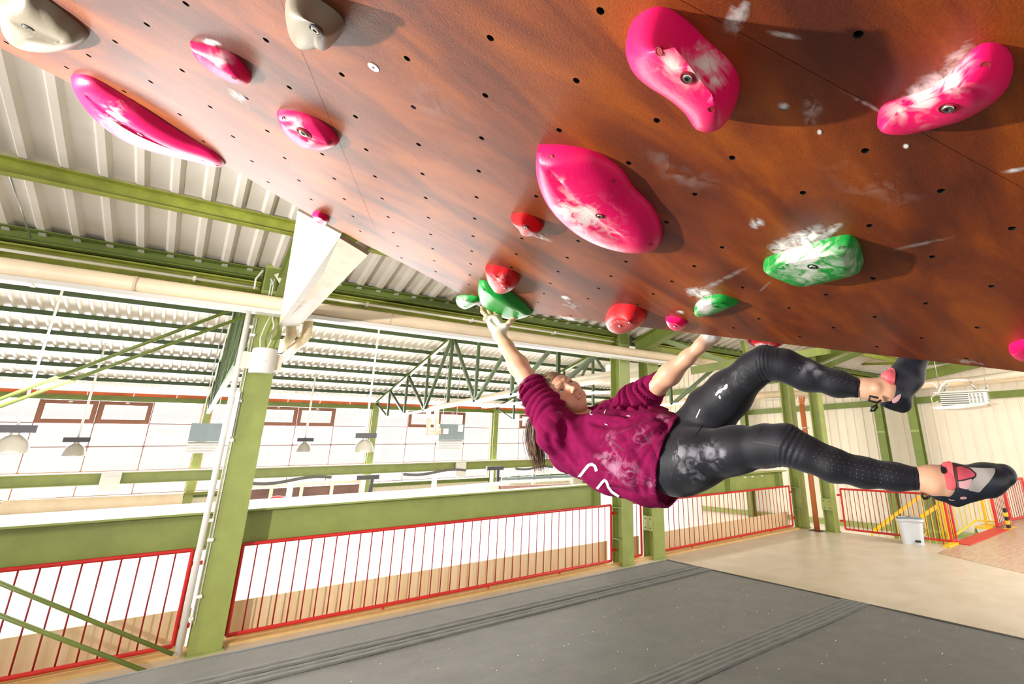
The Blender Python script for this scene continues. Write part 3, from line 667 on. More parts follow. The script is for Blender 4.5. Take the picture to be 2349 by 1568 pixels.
hold('pink bone shaped hold casting a long shadow, top right of centre', [(1500,16),(1470,30),(1447,55),(1444,85),(1455,115),(1480,140),(1515,160),(1550,185),(1580,215),(1595,240),(1610,258),(1640,265),(1670,255),(1690,230),(1697,200),(1690,165),(1665,130),(1630,100),(1595,65),(1560,35),(1530,18)], [(1520,75,.095),(1632,215,.09)], PINK, PINKD, [(1578,178)], [(1512,118),(1632,250)], [(1545,150,30,1.1),(1585,170,30,.9),(1622,150,36,1.0),(1640,185,22,.9),(1600,110,14,.6)], e=.8)
hold('pink banana shaped hold dusted with chalk, at the upper right', [(2013,268),(2020,278),(2040,285),(2080,286),(2130,276),(2180,260),(2230,240),(2275,210),(2310,180),(2325,155),(2320,125),(2300,103),(2265,97),(2235,110),(2205,140),(2170,175),(2130,202),(2080,220),(2035,235),(2018,250)], [(2060,252,.05),(2160,222,.07),(2265,140,.08)], PINK, PINKD, [(2175,247)], [(2260,152)], [(2060,255,26,.7),(2115,225,40,.9),(2180,185,38,.9),(2215,140,22,.5),(2110,268,26,.5)], e=.8)
hold('chalky pale green wedge hold with one bolt, right of centre', [(1752,600),(1760,590),(1800,575),(1860,557),(1920,541),(1950,537),(1965,548),(1975,570),(1982,598),(1976,607),(1940,619),(1880,635),(1840,638),(1800,625),(1765,610)], [(1810,598,.05),(1925,578,.055)], HGRN, GRND, [(1864,611)], [(1930,570)], [(1820,590,45,1.0),(1870,590,50,1.0),(1850,620,40,.8),(1950,600,40,.5)], sharp=(5,8,0), e=.7, plateau=.3)
hold('small green capsule hold with a white chalk end, above the lip', [(1593,705),(1600,692),(1620,680),(1650,674),(1675,680),(1695,690),(1670,702),(1640,712),(1610,719),(1597,716)], [(1612,702,.035),(1660,688,.03)], HGRN, GRND, holes=[(1645,703)], chalk=[(1615,700,22,1.2)], sharp=(5,), e=.7)
hold('small dark red pyramid hold with one steel bolt, left of the largest pink hold', [(1174,490),(1187,488),(1203,488),(1225,497),(1245,515),(1243,524),(1230,530),(1212,532),(1200,526),(1192,512),(1180,500)], [(1203,498,.03),(1206,520,.045)], HRED, REDD, [(1206,521,.9)], sharp=(0,), e=1.0)
hold('red knob hold just above the big green hold', [(1115,608),(1119,630),(1131,650),(1140,660),(1158,664),(1176,658),(1192,645),(1189,632),(1172,618),(1150,611),(1130,607)], [(1135,630,.04),(1152,652,.055)], HRED, REDD, [(1158,660,.8)], [(1163,635)], [(1143,640,12,.6)], sharp=(0,), e=.8)
hold('big green leaf shaped hold gripped by the climber at the wall corner', [(1100,642),(1097,664),(1101,688),(1113,706),(1138,720),(1172,729),(1200,726),(1224,717),(1210,700),(1186,679),(1160,661),(1132,650),(1112,643)], [(1120,672,.04),(1150,700,.055),(1190,716,.03)], HGRN, GRND, [(1137,719)], [(1111,664),(1163,685)], [(1112,702,7,.7)], sharp=(0,7), e=.85)
hold('small chalky green hold at the left rim beside the big green one', [(1047,680),(1050,694),(1060,702),(1071,705),(1090,697),(1100,690),(1098,682),(1080,677),(1058,677)], [(1066,688,.035)], HGRN, GRND, holes=[(1066,703)], chalk=[(1060,690,14,1.0)], e=.8)
hold('round glossy red hold above the lip, right of the raised arm', [(1392,718),(1393,735),(1403,748),(1420,755),(1440,754),(1465,743),(1483,727),(1478,714),(1462,702),(1435,696),(1408,699)], [(1412,735,.055),(1440,735,.06)], HRED, REDD, [(1422,747),(1444,739,.9)], [(1457,718)], [(1404,744,7,.5)], e=.7)
hold('tiny magenta hold on the lip with a bolt at its foot', [(1529,726),(1533,740),(1545,750),(1558,754),(1570,748),(1577,740),(1568,731),(1550,726)], [(1548,740,.03)], PINK, PINKD, [(1548,748,.8)], e=.75)
hold('pink hold cut by the right edge of the photo, near the lip', [(2314,795),(2320,786),(2349,777),(2390,775),(2420,795),(2400,812),(2349,815),(2325,806)], [(2350,797,.04)], PINK, PINKD, e=.7)
# holds on the hidden face beyond the lip
def lump(label, c, rx, ry, rz, mtl, ax=VA):
    t = thing('climbing_hold', label, 'climbing hold', c); bm = BM(); bmesh.ops.create_icosphere(bm, subdivisions=4, radius=1)
    L1 = Vector(VC * -1 + VA); L1 = (Vector((1.2, -2.0, -.55))).normalized(); U = Vector((0, 0, 1)); F = L1.cross(U).normalized(); U = F.cross(L1)
    for v in bm.verts:
        p = v.co.copy(); v.co = Vector(c) + L1 * p.x * rx + F * p.y * ry + U * p.z * rz
    o = obj('body', bm, mtl, t, True)
    a_ = o.data.attributes.new('chalk', 'FLOAT', 'POINT'); a_.data.foreach_set('value', [0.9 if (v.co.x + v.co.z * 3) % .06 < .02 else .25 for v in o.data.vertices])
    return t
lump('red rounded hold peeping out below the lip above the raised knee', atd(1752, 768, 1.90), .085, .05, .05, HRED)
lump('small hold beyond the lip gripped by the climber\'s far hand', atd(1650, 752, 1.92), .05, .04, .028, HRED)
# pale plywood strut from the wall rim to the nearest column
q0, q1, q2 = onw(683, 483, -.02), onw(783, 537, -.005), onw(848, 577, -.005)
e1_, e2_ = at(640, 745, 'y', 7.36), at(688, 745, 'y', 7.36)
st = thing('plywood_strut', 'pale tapering plywood box strut running from the climbing wall rim to the nearest column', 'strut', q1)
up0 = q0 + np.array([0, 0, .05]); 
eu = e1_ + np.array([0, 0, .03])
def slab(pts, th, m_, name):
    P = [np.array(p) for p in pts]; n = np.cross(P[1] - P[0], P[-1] - P[0]); n /= np.linalg.norm(n); bm = BM()
    a = [bm.verts.new(tuple(p)) for p in P]; b = [bm.verts.new(tuple(p + n * th)) for p in P]
    bm.faces.new(a[::-1]); bm.faces.new(b)
    for i in range(len(P)): bm.faces.new((a[i], a[(i+1) % len(P)], b[(i+1) % len(P)], b[i]))
    return obj(name, bm, m_, st)
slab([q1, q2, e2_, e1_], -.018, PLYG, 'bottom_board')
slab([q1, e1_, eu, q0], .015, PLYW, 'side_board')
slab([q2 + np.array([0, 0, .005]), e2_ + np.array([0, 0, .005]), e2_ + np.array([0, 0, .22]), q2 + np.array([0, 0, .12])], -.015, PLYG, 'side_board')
# ================================================================ MAT
MT = 0.30
def mat_fabric(name, col, rough=0.55):
    m = mat(name, col, rough, var=0.22, scale=5, bump=0.35, bscale=70, spec=0.5, sheen=0.15); return m
MATF = mat_fabric('grey_mat_cloth', (0.076, 0.074, 0.064), .48); MATS = mat_fabric('grey_strap_cloth', (0.085, 0.084, 0.078), .6); MATE = mat('mat_edge_vinyl', (0.02, 0.02, 0.02), .4)
yb = at(1400, 1311, 'z', MT)[1]; xr = at(2000, 1387, 'z', MT)[0]
X0, Y0 = -2.9, -2.4
cm = thing('crash_mat', 'huge dark grey padded crash mat covering the gallery floor in the foreground', 'mat', (2, 2, 0))
bm = BM(); box(bm, (X0, Y0, 0.001), (xr, yb, MT - .004)); bmesh.ops.bevel(bm, geom=[e for e in bm.edges if abs(e.verts[0].co.z - e.verts[1].co.z) < .01 and e.verts[0].co.z > .2], offset=0.02, segments=3, affect='EDGES'); obj('base', bm, MATE, cm, 40)
# cloth cover as a gently uneven sheet
def cover(x0, x1, y0, y1, n, m_, z0, amp):
    vs = []; fs = []; nx, ny = n
    for i in range(nx + 1):
        for j in range(ny + 1):
            x = x0 + (x1 - x0) * i / nx; y = y0 + (y1 - y0) * j / ny
            z = z0 + amp * (math.sin(x * 3.1 + 1.3 * math.sin(y * 2.3)) * .5 + math.sin(y * 5.3 + x * 1.7) * .3 + math.sin(x * 11 + y * 7) * .12)
            vs.append((x, y, z))
    for i in range(nx):
        for j in range(ny): a = i*(ny+1)+j; fs.append((a, a+ny+1, a+ny+2, a+1))
    return (vs, fs)
obj('cover_sheet', cover(X0 + .01, xr - .035, Y0 + .01, yb - .03, (120, 110), MATF, MT, .0025), MATF, cm, True)
for s in (0, 1):
    bm = BM()
    if s == 0: prism(bm, (X0, yb - .018, MT - .006), (xr, yb - .018, MT - .006), rect(.036, .022))
    else: prism(bm, (xr - .018, Y0, MT - .006), (xr - .018, yb, MT - .006), rect(.04, .022))
    obj('edge_piping', bm, MATE if s else mat('pale_mat_edge', (0.16, 0.165, 0.17), .35), cm)
def strap(ya, yb_, nr, label):
    t = tag(obj('seam_strip', BM(), MATS, None), None)
    bpy.data.objects.remove(t)
    nx = 160; prof = []; k = nr * 6
    for j in range(k + 1):
        u = j / k; prof.append((ya + (yb_ - ya) * u, 0.004 + 0.006 * abs(math.sin(u * math.pi * nr)) ** .6))
    prof[0] = (prof[0][0], 0.0); prof[-1] = (prof[-1][0], 0.0)
    vs = []; fs = []
    for i in range(nx + 1):
        x = X0 + .02 + (xr - .03 - X0 - .02) * i / nx
        for y, z in prof: vs.append((x, y + .004 * math.sin(x * 2.1), MT + .003 + z + .0012 * math.sin(x * 23 + y * 60)))
    m_ = len(prof)
    for i in range(nx):
        for j in range(m_ - 1): fs.append((i*m_+j, (i+1)*m_+j, (i+1)*m_+j+1, i*m_+j+1))
    return obj('seam_strip', (vs, fs), MATS, cm, True)
ya = at(1599, 1294, 'z', MT)[1]; ybb = at(1618, 1300.5, 'z', MT)[1]; yc = at(1638, 1307, 'z', MT)[1]
strap(ybb + .01, ya, 2, ''); strap(yc, ybb - .01, 2, '')
ya = at(1935, 1372, 'z', MT)[1]; yc = at(1996, 1388, 'z', MT)[1]; ym = (ya + yc) / 2
strap(yc, ya, 5, '')
# chalk crumbs scattered on the mat: too many to count
bm = BM(); rr = random.Random(3)
for k in range(260):
    x = rr.uniform(0.2, 6.1); y = rr.uniform(0.3, 6.0); r = rr.uniform(.0016, .0045)
    bmesh.ops.create_icosphere(bm, subdivisions=1, radius=r, matrix=Matrix.Translation((x, y, MT + .004 + r * .4)))
tag(obj('chalk_crumbs', bm, WHITE), 'white chalk crumbs scattered over the grey mat', 'chalk crumbs', kind='stuff')
# ================================================================ THINGS ON THE NEAREST COLUMN
yf = 7.52
t = thing('loudspeaker', 'small white speaker on a plywood board, mounted high on the nearest column', 'speaker', at(605, 828, 'y', 7.4))
a, b = at(557, 806, 'y', 7.49), at(643, 850, 'y', 7.49)
obj('backing_board', box(BM(), (a[0], 7.47, a[2]), (b[0], 7.515, b[2])), PLYW, t)
for x, y in ((567, 811), (634, 817)): bm = BM(); lathe(bm, at(x, y, 'y', 7.47), [(.012, 0), (.012, .006)], 10, (0, -1, 0)); obj('screw', bm, BOLT, t)
a, b = at(585, 800, 'y', 7.4), at(624, 857, 'y', 7.4); cx_ = (a[0] + b[0]) / 2; hw = (b[0] - a[0]) / 2 + .02
bm = BM(); pr = [(hw * math.cos(th), -.14 * math.sin(th)) for th in [math.pi * k / 14 for k in range(15)]]
lo = [bm.verts.new((cx_ + p, 7.47 + q, b[2])) for p, q in pr]; hi = [bm.verts.new((cx_ + p, 7.47 + q, a[2] + .02)) for p, q in pr]
for i in range(14): bm.faces.new((lo[i], lo[i+1], hi[i+1], hi[i]))
bm.faces.new(lo); bm.faces.new(hi[::-1]); bm.faces.new((lo[0], lo[-1], hi[-1], hi[0])); bmesh.ops.bevel(bm, geom=[e for e in bm.edges if abs(e.verts[0].co.z - e.verts[1].co.z) < .001], offset=.012, segments=2, affect='EDGES')
obj('cabinet', bm, WHITEP, t, 40)
obj('badge', box(BM(), (cx_ - .012, 7.322, (a[2] + b[2]) / 2 - .01), (cx_ + .012, 7.335, (a[2] + b[2]) / 2 + .012)), WHITE, t)
def wire(label, pts, r, ys, m_=ROPE, name='cable', group=None):
    P = [at(x, y, 'y', yy) for (x, y), yy in zip(pts, ys)]
    return tag(obj(name, tube(BM(), P, r, 6), m_, None, True), label, 'cable', group)
wire('thin white cable looping from the pale strut down to the speaker, left one', [(622, 722), (608, 748), (597, 775), (597, 803)], .008, [7.42]*4)
wire('thin white cable running from the pale strut down to the speaker, right one', [(624, 722), (628, 745), (622, 780), (611, 803)], .008, [7.42]*4)
wire('pale cable loop around the head of the nearest column', [(584, 662), (587, 640), (600, 624), (604, 619)], .012, [7.5]*4)
t = thing('steel_cable', 'pair of white safety ropes with a shackle hanging at the nearest column head', 'rope', at(625, 625, 'y', 7.35))
for dx in (0, 6): obj('strand', tube(BM(), [at(624 + dx, 640, 'y', 7.38), at(616 + dx, 683, 'y', 7.38)], .008, 6), ROPE, t, True)
bm = BM(); lathe(bm, at(628, 622, 'y', 7.38), [(.03, -.02), (.045, 0), (.03, .02)], 10, (0, 1, 0)); obj('shackle', bm, STEEL, t, True)
obj('hook', tube(BM(), [at(626, 634, 'y', 7.38), at(622, 641, 'y', 7.38), at(628, 648, 'y', 7.38), at(623, 655, 'y', 7.38)], .012, 6), STEEL, t, True)
bar('fixing_strap', at(634, 628, 'y', 7.38), at(650, 655, 'y', 7.38), .01, .05, PLYW, 'short cream flat bar between the rope shackle and the pale strut', 'strap')
bar('fixing_strap', at(608, 778, 'y', 7.30), at(668, 715, 'y', 7.34), .14, .006, mat('dull_metal', (0.33, 0.32, 0.22), .3, .5, var=.3), 'dull metal plate under the lower end of the pale strut', 'plate')
x0 = .30
t = pipe('downpipe', [(0.31, 7.50, RZ(1.68)), (0.31, 7.50, 0.05)], 0.030, WHITEP, 'white pipe running down the left side of the nearest column', 'pipe')
for z in (0.35, 1.3, 2.4, 3.5): obj('clip', box(BM(), (.30, 7.49, z), (.38, 7.53, z + .03)), WHITEP, t)
t = thing('conduit', 'thin white cable conduit on the left edge of the nearest column face', 'conduit', (.375, 7.5, 0))
for x in (.372, .40): obj('run', tube(BM(), [(x, 7.508, .3), (x, 7.508, RZ(1.6))], .006, 6), WHITEP, t, True)
for z in (.55, 1.1, 2.15, 2.6, 3.4): obj('clip', box(BM(), (.36, 7.49, z), (.415, 7.519, z + .03)), WHITE, t)
obj('switch_box', box(BM(), (.345, 7.46, 2.2), (.385, 7.52, 2.72)), WHITE, t)
# pipe elbows right of the strut
for k, (pa, pb, pc) in enumerate(((( 668, 742), (668, 770), (642, 800)), ((707, 738), (703, 768), (650, 822)))):
    P = [at(*pa, 'y', 7.9) + np.array([0, 0, .22]), at(*pa, 'y', 7.9), at(*pb, 'y', 7.9), at(pb[0] - 6, pb[1] + 9, 'y', 8.0), at(*pc, 'y', 9.0)]
    t = pipe('elbow_pipe', P, 0.062, CREAM, ['cream pipe elbow just right of the nearest column, nearer the column', 'cream pipe elbow right of the nearest column, under the end of the strut'][k], 'pipe', 'pipe elbows by the nearest column', [(P[2], np.array(P[1]) - np.array(P[2]))])
# ================================================================ HANGING LAMPS, HEATERS
GREYG = mat('lamp_shade', (0.42, 0.39, 0.33), .25, 0.0, spec=.8, coat=.5)
def lamp(px, py, dep, top, label, r=.25):
    c = Vector(atd(px, py, dep)); t = thing('hanging_lamp', label, 'lamp', c, 'hall lamps')
    bm = BM(); pr = [(r, -.16), (r * 1.0, -.15), (r * .93, -.05), (r * .75, .06), (r * .45, .13), (.07, .16), (.07, .2)]; lathe(bm, c, pr, 28); obj('shade', bm, GREYG, t, 40)
    bm = BM(); lathe(bm, c, [(r * .9, -.158), (r * .5, -.175), (.05, -.18)], 20); obj('lens', bm, WHITEP, t, True)
    obj('ballast_box', box(BM(), (c.x - .27, c.y - .1, c.z + .2), (c.x + .27, c.y + .1, c.z + .33)), DGREY, t)
    obj('hanger_rod', tube(BM(), [(c.x, c.y, c.z + .33), (c.x, c.y, zfar(c.y) + .03)], .012 + .0010 * dep, 8), WHITE, t, True)
lamp(27, 1018, 9.1, 0, 'largest hanging hall lamp at the far left edge, grey dome under a dark box')
lamp(171, 1031, 13.9, 0, 'grey dome hall lamp second from the left, in front of the window')
lamp(697, 1025, 18.5, 0, 'smallest grey dome hall lamp, just right of the nearest column')
lamp(835, 1022, 13.6, 0, 'grey dome hall lamp with dark box in front of the pale far column')
def heater(a, b, yy, label, lou=True):
    P, Q = at(*a, 'y', yy), at(*b, 'y', yy); w = Q[0] - P[0]
    t = thing('unit_heater', label, 'heater', P, 'unit heaters')
    zt_, zb_ = P[2], Q[2]; zm = zt_ + (zb_ - zt_) * .62
    obj('casing', box(BM(), (P[0], yy, zm), (Q[0], yy + .55, zt_)), BLUEG, t)
    for k in range(4):
        z = zm - .03 - k * (zm - zb_) / 4
        if k == 0: obj('hanger_rod', tube(BM(), [(P[0] + .2, yy + .3, zt_), (P[0] + .2, yy + .3, zfar(yy + .3) - .02)], .012, 6), STEEL, t); obj('hanger_rod', tube(BM(), [(Q[0] - .2, yy + .3, zt_), (Q[0] - .2, yy + .3, zfar(yy + .3) - .02)], .012, 6), STEEL, t)
        obj('louvre', prism(BM(), (P[0] + .01, yy - .03 * k * 0, z), (Q[0] - .03 - .03 * k, yy, z), [(-.12, -.02), (.1, -.06), (.1, -.04), (-.12, .015)]), WHITEP, t)
    return t, P, Q
heater((440, 970), (503, 1036), 17.5, 'blue grey unit heater with white louvres, seen just left of the nearest column')
t, P, Q = heater((1009, 972), (1062, 1030), 17.5, 'blue grey unit heater with white louvres and piping, left of the ponytail')
obj('valve_box', box(BM(), (P[0] + .12, 17.44, P[2] - .33), (P[0] + .3, 17.5, P[2] - .15)), WHITEP, t); obj('valve_box', box(BM(), (Q[0] - .25, 17.44, P[2] - .25), (Q[0] - .08, 17.5, P[2] - .02)), WHITEP, t)
def p3(pts): return [at(x, y, 'y', yy) for x, y, yy in pts]
for k, (pts, lb) in enumerate(((((1010, 985, 17.3), (1002, 985, 17.3), (1002, 936, 17.3), (1010, 931, 17.0), (1240, 887, 12.5), (1400, 858, 9.6), (1492, 843, 8.5), (1492, 826, 8.5)), 'upper lagged pipe crossing behind the climber\'s shoulders from the unit heater'),
                        (((1010, 992, 17.3), (983, 992, 17.3), (983, 941, 17.3), (990, 936, 17.0), (1230, 893, 12.5), (1400, 868, 9.6), (1505, 848, 8.4)), 'lower lagged pipe crossing behind the climber\'s shoulders from the unit heater'))):
    pipe('heating_pipe', p3(pts), .085, mat('pale_lagging', (0.74, 0.66, 0.55), .4) if k == 0 else bpy.data.materials['pale_lagging'], lb, 'pipe', 'pipes to the unit heater')
tag(obj('riser_pipe', tube(BM(), [at(1508, 835, 'y', 8.2), at(1508, 800, 'y', 8.2)], .10, 18), WHITEP, None, 40), 'short white vertical pipe stub beside the sleeve of the raised arm', 'pipe')
tag(obj('air_duct', box(BM(), at(1431, 872, 'y', 10.5), at(1460, 832, 'y', 10.5) + np.array([.35, .8, 0])), WHITEP), 'white sheet metal air duct between the paired columns', 'duct')
d_ = at(1431, 832, 'y', 10.5); o = bpy.data.objects['air_duct']
obj('hanger_rod', tube(BM(), [(d_[0] + .3, 10.9, d_[2] - .02), (d_[0] + .3, 10.9, zfar(10.9) + .03)], .012, 6), STEEL, o)
# tray lights under the near pipes of the hall
for k, (a, b) in enumerate((((1110, 934, 14), (1240, 918, 11.5)), ((1300, 905, 11), (1404, 898, 9)))):
    tag(obj('strip_light', prism(BM(), at(a[0], a[1], 'y', a[2]), at(b[0], b[1], 'y', b[2]), rect(.16, .05)), WHITE), ['white strip light under the pipes left of the climber\'s sleeve', 'white strip light between the climber\'s chin and the paired columns'][k], 'strip light', 'strip lights')
# hall catwalk beam at the far wall
beam((-8.9, 24.75, RZ(-0.80)), (18.3, 24.75, RZ(-0.80)), .3, .36, G_LIGHT, 'green crane beam running along under the big windows')
obj('rail_cap', box(BM(), (-8.9, 24.6, RZ(-.615)), (18.3, 24.9, RZ(-.58))), WHITE)
o = bpy.data.objects['rail_cap']; tag(o, 'white rail on top of the crane beam under the big windows', 'rail')
beam((-8.9, 25.2, RZ(-1.50)), (18.3, 25.2, RZ(-1.50)), .2, .16, G_MID, 'lower green sill beam under the window strip of the far wall')
beam((-8.9, 25.0, RZ(-1.42)), (2.2, 25.0, RZ(-1.42)), .2, .10, G_OLIVE, 'olive rail above the cream roller at far left')
for i, (px, py) in enumerate(((253, 1100), (1058, 1072))):
    c = at(px, py, 'y', 24.5); t = thing('emergency_light', ['small white box lamp on the crane beam left of the nearest column', 'small white box lamp on the crane beam left of the ponytail'][i], 'lamp', c, 'box lamps on the crane beam')
    obj('housing', box(BM(), c + np.array([-.25, 0, -.35]), c + np.array([.25, .12, .25])), WHITE, t); obj('diffuser', box(BM(), c + np.array([-.18, -.06, -.45]), c + np.array([.2, 0, .1])), WHITEP, t)
# ================================================================ LOWER HALL SEEN OVER THE EDGE BEAM
wz = RZ(-0.93)
t = thing('boulder_block', 'long white backed boulder wall in the lower hall, with a pale plywood top', 'climbing wall', (0, 10.6, -4.2))
obj('back_face', box(BM(), (-6, 10.6, -4.2), (12.0, 10.7, wz - .08)), mat('bright_white_board', (0.92, 0.91, 0.89), .6), t)
obj('top_board', box(BM(), (-6, 10.55, wz - .08), (12.0, 11.3, wz)), PLYW, t)
obj('ledge', box(BM(), (-6, 11.6, wz - .08), (5.6, 11.75, wz + .10)), PLYW, t)
for k in range(30):
    x = -5.5 + k * .36; bm = BM(); lathe(bm, (x, 11.595, wz + .05), [(.012, 0), (.012, .01)], 6, (0, -1, 0)); obj('bolt', bm, BOLT, t)
def px_slab(name, pts, yy, th, m_, label, cat, group=None):
    """upright board standing on the hall floor; its visible outline is measured in the photo at distance yy"""
    n = (len(pts) + 1) // 2; top = [at(x, y, 'y', yy) for x, y in pts[:n]]; bot = [at(x, y, 'y', yy) for x, y in pts[n:]]
    def slab_(P, name_, par=None):
        bm = BM(); a = [bm.verts.new(tuple(p)) for p in P]; b = [bm.verts.new(tuple(p + np.array([0, th, 0]))) for p in P]
        bm.faces.new(a[::-1]); bm.faces.new(b)
        for i in range(len(P)): bm.faces.new((a[i], a[(i+1) % len(P)], b[(i+1) % len(P)], b[i]))
        return obj(name_, bm, m_, par)
    t = thing(name, label, cat, top[0], group)
    slab_(top + bot, 'face', t)
    for q in (bot[0], bot[-1]): obj('support', box(BM(), (q[0] - .05, yy + .02, -4.2), (q[0] + .05, yy + th * .8, q[2] + .02)), PLYW, t)
    return t
px_slab('wood_board', [(570, 1168), (690, 1150), (830, 1135), (830, 1142), (700, 1160), (572, 1180)], 13, .2, PLYW, 'long pale wooden board right of the nearest column, above the edge beam', 'board', 'wooden tops of the lower walls')
px_slab('wood_board', [(720, 1150), (850, 1132), (1150, 1105), (1150, 1112), (860, 1146), (722, 1162)], 14, .2, PLYW, 'long pale wooden board in the middle, above the edge beam', 'board', 'wooden tops of the lower walls')
px_slab('wall_panel', [(1148, 1114), (1325, 1109), (1322, 1112), (1290, 1116), (1150, 1124)], 12.5, .1, PANELB, 'dark brown perforated panel below the ponytail', 'panel', 'panels of the lower walls')
px_slab('wall_panel', [(975, 1127), (1145, 1112), (1150, 1124), (962, 1141)], 12.6, .1, mat('tan_panel', (0.58, 0.40, 0.27), .5), 'tan perforated panel left of the ponytail', 'panel', 'panels of the lower walls')
px_slab('wall_panel', [(830, 1150), (966, 1126), (960, 1141), (860, 1150)], 12.7, .1, PANELB, 'dark brown wedge panel over the edge beam', 'panel', 'panels of the lower walls')
for k in range(11):
    bm = BM(); lathe(bm, at(1154 + k * 10, 1117.5 - k * .25, 'y', 12.48), [(.012, 0), (.012, .01)], 6, (0, -1, 0)); h = obj('bolt_hole', bm, WHITE)
    tag(h, 'pale bolt hole in the dark brown perforated panel below the ponytail', 'hole', 'bolt holes of the dark panel')
for nm, (px, py), yy, r, m_, lb in (('climbing_hold', (635, 1146), 12.92, .13, RED, 'red hold peeking over the wooden boards right of the nearest column'), ('climbing_hold', (880, 1144), 12.62, .14, YEL, 'yellow hold peeking over the edge beam'), ('climbing_hold', (908, 1146), 12.62, .10, BLUEG, 'grey hold next to the yellow one over the edge beam')):
    c = at(px, py, 'y', yy); bm = BM(); bmesh.ops.create_icosphere(bm, subdivisions=3, radius=r)
    for v in bm.verts: v.co = Vector((v.co.x * 1.3, v.co.y, v.co.z * .6)) + Vector(c)
    tag(obj(nm, bm, m_, None, True), lb, 'climbing hold')
# framed brown panels standing by the far wall
t = thing('display_panel', 'row of brown panels in a white frame right of the nearest column', 'panel', at(575, 1140, 'y', 20))
cs = [(578, 618), (624, 686), (694, 755), (763, 822)]
for k, (a, b) in enumerate(cs):
    tl = at(a, 1116 - k * 0 - (a - 578) * .05 + 6, 'y', 20); br = at(b, 1150 - (b - 578) * .06, 'y', 20)
    obj('infill', box(BM(), (tl[0], 20, br[2] - .3), (br[0], 20.05, tl[2])), PANELB, t)
fa, fb = at(574, 1117, 'y', 20), at(826, 1105, 'y', 20)
obj('frame', box(BM(), (fa[0], 19.96, fa[2] - .02), (fb[0], 20.06, fa[2] + .07)), PLYW, t)
for a in (621, 690, 759, 825):
    x = at(a, 1130, 'y', 20)[0]; obj('frame', box(BM(), (x - .05, 19.95, -4.2), (x + .05, 20.05, fa[2] + .05)), PLYW, t)
MGREY = mat('faded_cloth', (0.10, 0.095, 0.09), .7)
for k, (a, b, yy, m_, lb) in enumerate((((0, 1165), (418, 1146), 24.2, CREAM, 'cream roller blind lying along the far wall at left'), ((570, 1108), (760, 1094), 18, MGREY, 'dark sagging cloth roll right of the nearest column'), ((925, 1087), (1068, 1078), 18, MGREY, 'dark sagging cloth roll left of the ponytail'), ((1182, 1074), (1268, 1071), 20, MGREY, 'dark sagging cloth roll behind the ponytail'))):
    A_, B_ = at(*a, 'y', yy), at(*b, 'y', yy); n_ = 10; r = .22 if k == 0 else .042
    P = [A_ + (B_ - A_) * i / n_ + np.array([0, 0, (-.05 * math.sin(math.pi * i / n_ * 2) if k else 0)]) for i in range(n_ + 1)]
    t = thing('cloth_roll', lb, 'roll', P[0], 'cloth rolls along the far wall' if k else None); obj('roll', tube(BM(), P, r, 14), m_, t, 40)
    M_ = (A_ + B_) / 2; obj('stand', box(BM(), M_ + np.array([-.07, 0, -(M_[2] + 4.2)]), M_ + np.array([.07, .1, 0])), WHITEP, t)
for k, (px, py) in enumerate(((842, 1108), (1135, 1085), (1160, 1100))):
    c = at(px, py, 'y', 19); t = thing('steel_bracket', ['dark steel bracket post left of the middle, below the crane beam', 'dark steel bracket post left of the ponytail, below the crane beam', 'pale bracket post beside the folded scaffold'][k], 'bracket', c, 'bracket posts below the crane beam')
    obj('upright', box(BM(), np.array([c[0] - .15, c[1], -4.2]), c + np.array([-.05, .1, .25])), WHITEP, t); obj('upright', box(BM(), c + np.array([.1, 0, -.75]), c + np.array([.2, .1, .2])), DGREY if k < 2 else WHITEP, t)
    if k < 2: obj('head', box(BM(), c + np.array([-.35, -.05, .12]), c + np.array([.35, .1, .26])), DGREY, t)
t = thing('folded_scaffold', 'folded blue grey scaffold lying behind the ponytail', 'scaffold', at(1240, 1095, 'y', 18))
for a, b in (((1152, 1088), (1330, 1078)), ((1150, 1098), (1318, 1091)), ((1150, 1106), (1312, 1098))):
    obj('rail', prism(BM(), at(*a, 'y', 18), at(*b, 'y', 18), rect(.1, .1)), BLUEG if b[1] == 1091 else WHITEP, t)
for x in (1160, 1310): M_ = at(x, 1104, 'y', 18.1); obj('leg', box(BM(), (M_[0], 18.05, -4.2), (M_[0] + .08, 18.15, M_[2] + .1)), WHITEP, t)
for x in (1190, 1225, 1262, 1300): obj('rung', prism(BM(), at(x, 1084, 'y', 18.05), at(x, 1104, 'y', 18.05), rect(.05, .05)), BLUEG, t)
# ================================================================ RIGHT SIDE: DOWNPIPE, FAN HEATER, BIN, STAIRS, GATES
t = pipe('downpipe', [(12.27, 7.18, 0.0), (12.27, 7.18, RZ(1.05))], 0.066, BROWNP, 'brown plastic downpipe standing between the two corner columns', 'pipe', None, [((12.27, 7.18, RZ(1.0)), (0, 0, 1))], 20)
obj('pipe_strap', box(BM(), (12.19, 7.1, RZ(.38)), (12.36, 7.26, RZ(.40))), STEEL, t); obj('funnel', lathe(BM(), (12.27, 7.18, RZ(1.02)), [(.07, 0), (.1, .1), (.1, .16)], 20), BROWNP, t, 40)
tag(obj('floor_outlet', box(BM(), (12.15, 7.0, 0.0005), (12.42, 7.36, .004)), BLACK), 'dark floor opening around the foot of the brown downpipe', 'outlet')
pl = [(1440, 945, 13.5), (1560, 921, 14.6), (1760, 905, 16.3), (1850, 902, 16.8), (1995, 892, 17.4), (2120, 882, 17.9), (2349, 862, 17.9), (2420, 858, 17.9)]
pipe('heating_pipe', [at(x, y, 'x', xx) for x, y, xx in pl], .12, CREAM, 'cream lagged pipe running low across the cream end wall behind the legs', 'pipe')
pipe('heating_pipe', [at(x, y, 'x', 17.6) for x, y in ((2225, 872), (2349, 855), (2500, 838))], .10, mat('cream_pipe', (0.80, 0.70, 0.55), .4), 'pale pipe above the fan heater at the right edge', 'pipe')
